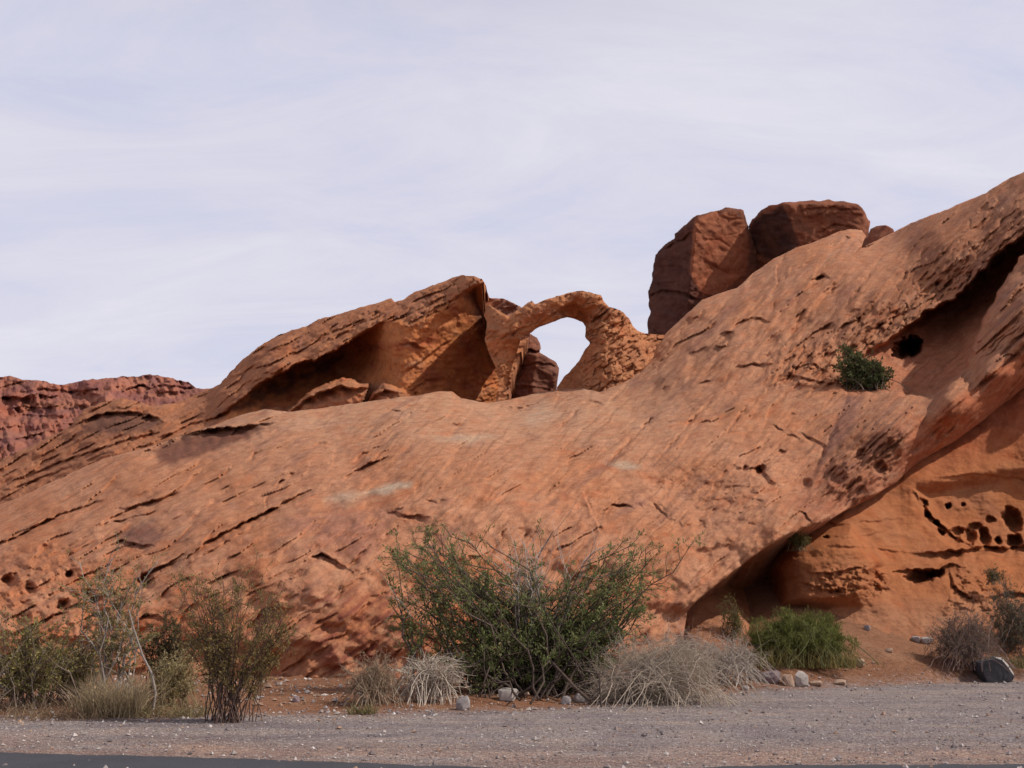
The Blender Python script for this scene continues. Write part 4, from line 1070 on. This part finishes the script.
# a dead branch propped among the left bushes
bs = Sticks(); p0 = at(150, 716); s_ = px_size(p0)
P = np.array([[2, 0, 0], [4, 0, 22], [-1, 1, 40], [-12, 2, 58], [-24, 3, 86], [-30, 3, 104]]) * s_
bs.add(P, .028, .012, (.30, .25, .22), 5); bs.add(np.array([P[3], P[3] + np.array([-8, 1, 6]) * s_, P[3] + np.array([-18, 2, 22]) * s_]), .012, .005, (.30, .25, .22), 4)
bs.add(np.array([P[2], P[2] + np.array([8, -2, 8]) * s_, P[2] + np.array([18, -3, 10]) * s_]), .012, .005, (.2, .16, .14), 4)
put('dead_branch', bs.build('dead_branch'), loc=tuple(p0), label='crooked dead branch leaning between the dry grass and the pale yellow shrub', category='branch')
# dry white brush left of the big bush
shrub('dry_shrub', 'bleached dry shrub of curling white stems at the left foot of the big green bush', 'dry shrub', (428, 702), [(410, 664, 26, 10, 1), (440, 660, 26, 10, 1.2), (455, 674, 18, 14, 1), (420, 680, 30, 12, 1)], 130, 5, 0, bark=(.50, .42, .34), r=(.012, .006), spread=34, twigs=1, droop=.12, bow=.7, wob=.05)
shrub('dry_shrub', 'fine tan dry shrub beside the curling white one, farther left', 'dry shrub', (374, 704), [(360, 668, 22, 14, 1), (386, 668, 22, 14, 1), (372, 682, 30, 12, 1)], 110, 6, 3, leaf=(.04, .008), leafcol=(.26, .18, .11), leafcol2=(.34, .25, .16), bark=(.33, .24, .165), r=(.009, .004), spread=34, twigs=2, droop=.08, bow=.5)
grass_tuft('small greenish grass tuft by the gravel below the tan dry shrub', (362, 714), 160, 16, 26, (.22, .19, .085), .5)
# grey brush pile
shrub('brush_pile', 'wide heap of bent grey dead twigs sagging onto the gravel', 'brush pile', (664, 703),
      [(612, 668, 26, 14, 1), (640, 652, 30, 12, 1.2), (676, 650, 30, 14, 1.2), (706, 662, 22, 14, .9), (604, 686, 22, 10, 1.2), (640, 680, 46, 14, 1.2), (690, 682, 34, 12, .9), (592, 696, 14, 5, .8)],
      420, 7, 0, bark=(.40, .32, .25), r=(.009, .003), spread=80, twigs=3, droop=.05, bow=.55, wob=.09, zdep=.9)
shrub('dry_shrub', 'upright spray of fine grey twigs rising behind the right end of the brush heap', 'dry shrub', (728, 682), [(700, 650, 22, 10, 1), (726, 648, 22, 12, 1.2), (750, 658, 14, 10, .9), (684, 648, 14, 8, .5), (735, 662, 26, 10, .8)], 150, 7, 2, leaf=(.03, .006), leafcol=(.30, .25, .20), bark=(.39, .325, .275), r=(.010, .004), spread=50, twigs=2, wob=.05)
# right side
shrub('ephedra_bush', 'dense rounded bright green bush in front of the orange wall', 'bush', (800, 664), [(766, 634, 18, 12, 1), (790, 626, 24, 10, 1.2), (820, 626, 20, 10, 1.2), (836, 638, 12, 12, .8), (800, 642, 44, 12, 1.4), (760, 642, 14, 10, .5), (830, 646, 16, 10, .5)], 260, 9, 20, leaf=(.10, .006), sublen=(.06, .17), leafcol=(.10, .112, .026), leafcol2=(.21, .215, .06), bark=(.12, .115, .045), r=(.012, .005), spread=60, twigs=1, wob=.04, leaf_up=1.0, leafstart=.05)
grass_tuft('yellow-brown dry grass under the rounded bright green bush', (802, 667), 900, 26, 96, (.24, .19, .07), .35)
shrub('desert_shrub', 'bare purplish brown twiggy shrub left of the black boulder', 'shrub', (962, 668), [(945, 634, 16, 16, 1), (966, 622, 18, 14, 1.1), (990, 636, 16, 16, 1), (960, 648, 30, 12, 1)], 130, 8, 8, leaf=(.035, .010), leafcol=(.17, .125, .09), leafcol2=(.25, .19, .13), bark=(.19, .125, .105), r=(.011, .005), spread=40, twigs=2, wob=.05)
shrub('desert_shrub', 'upright grey green shrub behind the black boulder at the right edge', 'shrub', (1020, 656), [(1004, 608, 14, 20, 1), (1020, 600, 16, 20, 1), (1042, 606, 16, 22, 1), (1016, 630, 24, 16, 1)], 80, 8, 14, leaf=(.04, .010), leafcol=(.10, .10, .06), leafcol2=(.16, .15, .09), bark=(.13, .10, .08), r=(.012, .005), spread=34, twigs=2, wob=.05, bow=.2)
grass_tuft('olive grass under the shrubs at the right edge beside the black boulder', (1000, 668), 420, 18, 66, (.20, .17, .08), .4)
shrub('small_shrub', 'small yellow green shrub in front of the shaded cave foot', 'shrub', (735, 646), [(728, 612, 8, 10, 1), (738, 618, 8, 10, 1)], 36, 6, 9, leaf=(.045, .010), leafcol=(.14, .13, .04), leafcol2=(.2, .17, .06), bark=(.15, .12, .06), r=(.01, .004), spread=16, twigs=1)
# on the rock
shrub('rock_bush', 'dark green bush rooted in the shaded alcove below the little cave', 'bush', (866, 394), [(848, 360, 10, 12, 1), (866, 372, 20, 14, 1.3), (884, 372, 10, 14, 1), (858, 382, 18, 9, .8)], 80, 8, 13, leaf=(.13, .028), leafcol=(.075, .09, .035), leafcol2=(.14, .15, .06), bark=(.10, .07, .05), r=(.03, .012), spread=24, twigs=1, p0=unproj(866., 394., 43.8), leafstart=.1)
shrub('ledge_plant', 'small yellow green plant growing in the crack above the shaded cave', 'shrub', (799, 549), [(795, 534, 8, 7, 1), (803, 538, 8, 7, 1)], 40, 6, 8, leaf=(.05, .012), leafcol=(.11, .10, .03), leafcol2=(.17, .15, .05), bark=(.15, .11, .06), r=(.01, .004), spread=10, twigs=1, p0=unproj(799., 550., 31.6))
shrub('ledge_plant', 'tiny grey green plant under the weathered hollows of the orange wall', 'shrub', (994, 582), [(988, 570, 7, 6, 1), (999, 570, 7, 6, 1)], 30, 6, 6, leaf=(.05, .012), leafcol=(.13, .11, .06), bark=(.18, .13, .09), r=(.01, .004), spread=10, twigs=1, p0=unproj(994., 584., 32.6))

# ------------------------------------------------------------------ stones
import bmesh


def stone_mat(name, a, b_, scale=6):
    m, nt, bs_ = nodes_of(name)
    co = N(nt, 'ShaderNodeTexCoord').outputs['Object']
    n1 = noise_node(nt, co, scale, 6, .65); n2 = noise_node(nt, co, scale * 6, 4, .7)
    c = mul(nt, ramp(nt, n1, [(.32, a), (.68, b_)]), ramp(nt, n2, [(.3, (.75, .74, .73)), (.6, (1.1, 1.1, 1.1))]))
    nt.links.new(c, bs_.inputs['Base Color']); bs_.inputs['Roughness'].default_value = .9
    bp = N(nt, 'ShaderNodeBump'); bp.inputs['Strength'].default_value = .6; bp.inputs['Distance'].default_value = .03
    nt.links.new(n1, bp.inputs['Height']); nt.links.new(bp.outputs['Normal'], bs_.inputs['Normal'])
    return m


S_PALE = stone_mat('pale_stone', (.28, .24, .21), (.46, .40, .36)); S_GREY = stone_mat('grey_stone', (.22, .19, .18), (.36, .31, .29))
S_TAN = stone_mat('tan_stone', (.30, .19, .13), (.44, .30, .21)); S_BLACK = stone_mat('black_stone', (.022, .020, .024), (.05, .046, .05), 3); S_PURP = stone_mat('purple_stone', (.16, .11, .12), (.26, .19, .19))


def stone(u, v, wpx, hpx, mat, label, seed, name='stone', tilt=0.0, pts=20, flat=.55):
    p0 = at(u, v); s = px_size(p0); r = np.random.default_rng(seed)
    q = r.normal(size=(pts, 3)); q /= np.linalg.norm(q, axis=1, keepdims=True)
    q = np.sign(q) * np.abs(q) ** .75
    q *= np.array([wpx * .5, wpx * .42, hpx * .62]) * s; q[:, 2] += hpx * s * .38
    c, s2 = math.cos(tilt), math.sin(tilt); q[:, 0], q[:, 2] = q[:, 0] * c - q[:, 2] * s2, q[:, 0] * s2 + q[:, 2] * c
    bm = bmesh.new()
    for k in q: bm.verts.new(k)
    res = bmesh.ops.convex_hull(bm, input=bm.verts[:])
    bmesh.ops.delete(bm, geom=[g for g in res['geom_interior'] if isinstance(g, bmesh.types.BMVert)], context='VERTS')
    bmesh.ops.dissolve_limit(bm, angle_limit=.25, verts=bm.verts[:], edges=bm.edges[:])
    bmesh.ops.bevel(bm, geom=bm.edges[:], offset=.07 * wpx * s, segments=2, profile=.6, affect='EDGES', clamp_overlap=True)
    bmesh.ops.triangulate(bm, faces=bm.faces[:])
    me = bpy.data.meshes.new(name); bm.to_mesh(me); bm.free(); me.materials.append(mat)
    for p in me.polygons: p.use_smooth = True
    return put(name, me, loc=tuple(p0), label=label, category='stone')


for a_ in [
    (463, 710, 15, 15, S_GREY, 'rounded grey stone standing upright at the foot of the white dry shrub', 1), (508, 700, 25, 12, S_PALE, 'flat pale stone, biggest of those lying under the big green bush', 2),
    (524, 697, 12, 6, S_TAN, 'thin tan stone touching the flat pale stone under the big bush', 3), (566, 704, 12, 8, S_GREY, 'small grey stone left of the pale one at the heap of grey twigs', 4),
    (582, 702, 18, 10, S_PALE, 'pale stone beside the left end of the grey twig heap', 5), (675, 694, 13, 10, S_PALE, 'small pale stone half caught in the front of the grey twig heap', 6),
    (762, 680, 32, 16, S_PALE, 'long white streaked stone at the right end of the grey twig heap', 7), (772, 682, 20, 12, S_PURP, 'rounded grey purple stone touching the white streaked stone', 8),
    (789, 685, 18, 11, S_TAN, 'brown stone half of the pair beside the squared pale block', 9), (801, 685, 17, 14, S_PALE, 'squared pale block by the gravel below the bright green bush', 10),
    (816, 685, 14, 5, S_TAN, 'low flat tan stone right of the squared pale block', 11), (839, 684, 15, 5, S_TAN, 'thin flat orange brown stone on the gravel edge, right of the low flat tan one', 12),
    (858, 666, 14, 8, S_TAN, 'lone tan stone on the reddish dirt right of the bright green bush', 13), (916, 642, 10, 6, S_GREY, 'left grey stone of the little rubble group at the wall foot', 14), (927, 643, 12, 7, S_PALE, 'pale stone ending the little rubble group at the wall foot', 15),
    (867, 630, 7, 5, S_GREY, 'tiny grey stone near the wall foot right of the bright green bush', 16), (296, 702, 9, 6, S_PURP, 'dark purple stone on the dirt right of the vase-shaped creosote', 17),
    (889, 652, 9, 4, S_TAN, 'small flat brown stone in the middle of the reddish dirt bank', 19), (745, 690, 9, 5, S_PALE, 'small white stone on the gravel below the white streaked stone', 20)]:
    stone(*a_)

# black boulder: a tilted block with a pale broken right face, its sunlight painted in too
p0 = at(995, 682); s_ = px_size(p0)
out_ = np.array([(975.5, 662), (985, 659.5), (996, 657), (1005, 658.5), (1011, 666), (1015.5, 674.5), (1012, 680), (998, 683.5), (983, 683.5), (979, 673)]) - np.array([995, 682])
inn_ = np.array([(976.5, 663), (985, 660.5), (994, 658.5), (1000, 660.5), (1006, 668), (1011, 676), (1008, 681), (998, 683.5), (984, 683.5), (980, 673)]) - np.array([995, 682])
rings = [np.stack([o_[:, 0] * k * s_ + dx, np.full(10, y), -o_[:, 1] * k * s_], -1) for o_, y, k, dx in ((inn_, -.24, 1, 0), (out_, .02, 1, 0), (out_, .55, .88, .05))]
bm = bmesh.new(); rv_ = [[bm.verts.new(k) for k in r_] for r_ in rings]
bm.faces.new(rv_[0][::-1]); bm.faces.new(rv_[2])
for a_, b_ in ((0, 1), (1, 2)):
    for i in range(10):
        f = bm.faces.new([rv_[a_][i], rv_[a_][(i + 1) % 10], rv_[b_][(i + 1) % 10], rv_[b_][i]])
        if i in (2, 3, 4) and a_ == 0: f.material_index = 1
bmesh.ops.recalc_face_normals(bm, faces=bm.faces[:])
bmesh.ops.bevel(bm, geom=[e for e in bm.edges], offset=.018, segments=2, profile=.5, affect='EDGES', clamp_overlap=True)
bmesh.ops.triangulate(bm, faces=bm.faces[:])
bmesh.ops.subdivide_edges(bm, edges=bm.edges[:], cuts=2, use_grid_fill=True)
for v in bm.verts:
    n = float(fbm(np.array(v.co.x * 5 + 3), np.array(v.co.z * 5 + v.co.y * 4), 3, 9)); v.co += v.co.normalized() * n * .035
me = bpy.data.meshes.new('dark_boulder'); bm.to_mesh(me); bm.free(); me.materials.append(S_BLACK); me.materials.append(S_PALE)
put('dark_boulder', me, loc=tuple(p0), label='black angular boulder with a pale right edge standing on the gravel edge', category='boulder')

# loose gravel and pebbles: far too many to count
n = 15000
yy = 12.6 + 16.5 * rng.random(n) ** 1.15; xx = (rng.random(n) * 2 - 1) * (yy * .52 + 1.5)
ed = edge_y(xx); dd = yy - ed
keep = (rng.random(n) < np.where(dd < -1.2, .55, np.where(dd < .9, 1.0, .7)))
xx, yy, dd = xx[keep], yy[keep], dd[keep]; n = len(xx)
sz = .009 + .010 * rng.random(n) + .03 * rng.random(n) ** 10 + np.where(np.abs(dd) < .8, .022 * rng.random(n) ** 3, 0) + np.where(dd > .8, .05 * rng.random(n) ** 6, 0)
zz = ground_z(xx, yy)
octv = np.array([[1, 0, 0], [0, 1, 0], [-1, 0, 0], [0, -1, 0], [0, 0, .8], [0, 0, -.6]]); octf = np.array([[0, 1, 4], [1, 2, 4], [2, 3, 4], [3, 0, 4], [1, 0, 5], [2, 1, 5], [3, 2, 5], [0, 3, 5]])
V_ = octv[None] * rng.uniform(.6, 1.4, (n, 6, 3)) + rng.normal(size=(n, 6, 3)) * .15
an = rng.random(n) * 6.28; ca, sa = np.cos(an)[:, None], np.sin(an)[:, None]
V_ = np.stack([V_[..., 0] * ca - V_[..., 1] * sa, V_[..., 0] * sa + V_[..., 1] * ca, V_[..., 2]], -1) * sz[:, None, None] + np.stack([xx, yy, zz + sz * .3], -1)[:, None]
pal = np.array([[.30, .25, .235], [.42, .36, .33], [.20, .165, .16], [.52, .47, .43], [.34, .22, .155]])
w_ = np.where(dd[:, None] > .8, [[.15, .12, .1, .08, .55]], [[.34, .24, .22, .10, .10]]); pick = (rng.random((n, 1)) > np.cumsum(w_, 1)).sum(1).clip(0, 4)
C_ = np.repeat(pal[pick] * rng.uniform(.8, 1.2, (n, 1)), 6, 0)
f_ = (octf[None] + 6 * np.arange(n)[:, None, None]).reshape(-1, 3)
put('gravel', make_mesh('gravel', V_.reshape(-1, 3), f_, colour_material('loose_stones', 'stone_colour', .95), False, C_, 'stone_colour'), kind='stuff', label='loose grey and white gravel strewn over the pullout and dirt', category='gravel')
